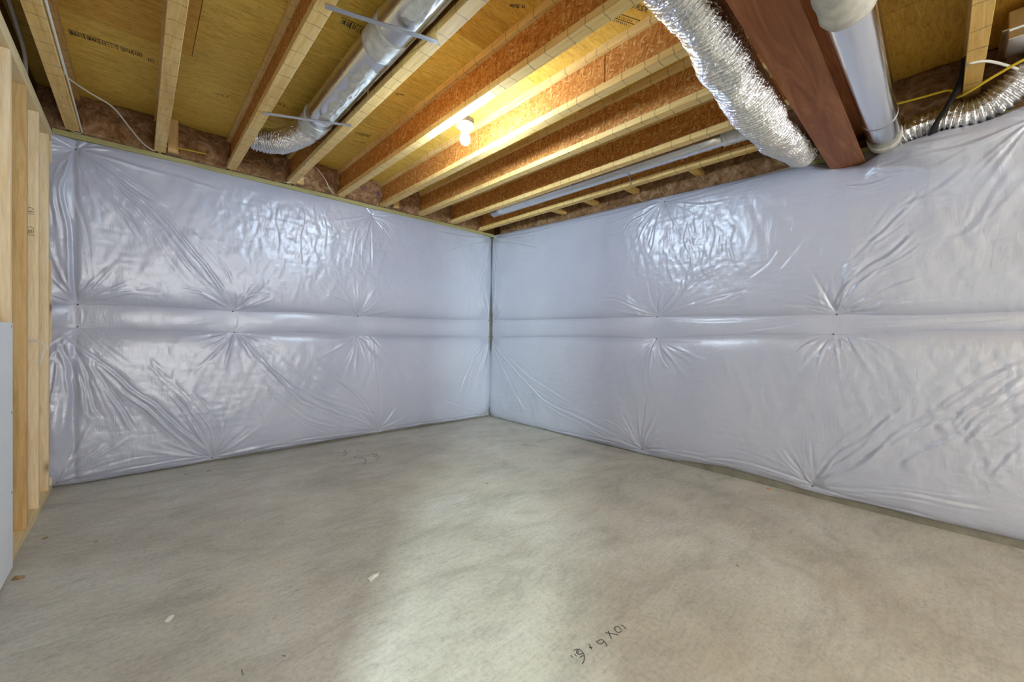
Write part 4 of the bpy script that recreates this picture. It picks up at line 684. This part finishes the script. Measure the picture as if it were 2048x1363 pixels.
for x, z, s in [(-2.70, 2.51, '-'), (-2.665, 2.51, '-'), (-2.60, 2.505, 'T'), (-2.56, 2.50, 'U')]: text(s, 0.05, (x, -0.088, z), (pi/2, R(-5), 0), 'ink', batts[3])
# grade stamps on the studs
for x, y, z, n in [(-3.87, -1.1855, 1.62, 3), (-3.845, -0.4935, 1.60, 3), (-3.845, -0.4935, 1.72, 2)]:
    fr2 = (lambda X, Y, Z: (lambda a, b, h: (X+a, Y-h-0.0004, Z+b)))(x, y, z)
    strokes('grade_stamp', [[(0.0, 0.0), (0.03, 0.0)], [(0.0, 0.012*n), (0.015, 0.012*n+0.012), (0.03, 0.012*n)]] + [[(0.006*i, 0.008), (0.006*i+0.003, 0.012*n-0.006)] for i in range(5)], 0.0022, 0, 'ink_soft', wl, fr2)
# orange spray mark and debris on the slab
ob = bmesh.new(); rs = random.Random(4); vs = []
for i in range(12):
    a = i*2*pi/12; r_ = rs.uniform(0.7, 1.2); vs.append(ob.verts.new((-0.118+0.012*r_*math.cos(a), -3.216+0.020*r_*math.sin(a), 0.0008)))
ob.faces.new(vs); me = bpy.data.meshes.new('paint_mark'); ob.to_mesh(me); ob.free(); o = link('paint_mark', me, 'orange', fl); o['label'] = 'orange marking paint dab by the right wall'
def scrap(loc, size, mat, label, seed, cat='scrap', group=None):
    rs = random.Random(seed); bm = bmesh.new(); bmesh.ops.create_icosphere(bm, subdivisions=2, radius=1.0)
    for v in bm.verts:
        k = 0.75+0.5*rs.random(); v.co = Vector((v.co.x*size[0]*k, v.co.y*size[1]*k, max(-0.35, v.co.z)*size[2]*k + 0.35*size[2]))
    me = bpy.data.meshes.new('scrap'); bm.to_mesh(me); bm.free(); o = link('scrap', me, mat); o.location = loc; o.rotation_euler = (0, 0, rs.random()*6)
    return tag(o, label, cat, group)
def paper(pts, label):
    p = [(x, y) for x, y in pts]; bm = bmesh.new(); rs = random.Random(len(pts)); c = np.mean(p, 0)
    top = [bm.verts.new((x, y, 0.002+0.008*rs.random())) for x, y in p]; bot = [bm.verts.new((x, y, 0.0004)) for x, y in p]
    mid = bm.verts.new((c[0], c[1], 0.011)); n = len(p)
    for i in range(n): bm.faces.new((top[i], top[(i+1) % n], mid)); bm.faces.new((bot[i], bot[(i+1) % n], top[(i+1) % n], top[i]))
    bmesh.ops.recalc_face_normals(bm, faces=bm.faces[:]); me = bpy.data.meshes.new('paper_scrap'); bm.to_mesh(me); bm.free()
    tag(link('paper_scrap', me, 'paper'), label, 'scrap', 'torn scraps on the slab')
PAPER = [[[-2.6576, -2.3495], [-2.6278, -2.3325], [-2.618, -2.3463], [-2.5984, -2.3338], [-2.6098, -2.3536], [-2.6354, -2.3648], [-2.657, -2.3785]], [[-3.3101, -2.1088], [-3.2995, -2.0869], [-3.284, -2.0902], [-3.2905, -2.1057], [-3.2994, -2.1184]]]
paper(PAPER[0], 'torn white paper scrap on the slab at the edge of the daylight patch'); paper(PAPER[1], 'small pale scrap on the slab near the stud wall')
SCR = [[[-3.7281, -0.9208], "small brown wood chip on the slab by the stud wall base", [0.012, 0.008, 0.004]], [[-3.1202, -0.1933], "dark fleck of debris by the left plastic hem", [0.01, 0.005, 0.003]], [[-2.9841, -0.2086], "small dark chip beside the hem pin of the left wall", [0.012, 0.006, 0.003]], [[-1.5549, -1.8253], "single dark speck on the slab toward the corner", [0.009, 0.006, 0.004]], [[-1.3399, -3.398], "lone dark speck in the middle right of the slab", [0.007, 0.004, 0.003]], [[-3.7534, -1.3568], "brown wood offcut at the end of the drywall sheet", [0.02, 0.012, 0.01]], [[-3.5361, -1.1394], "tiny chip on the slab left of the paper scrap", [0.006, 0.004, 0.003]]]
for i, (p, l, sz) in enumerate(SCR): scrap((p[0], p[1], 0.0), sz, 'wood_chip', l, 20+i)
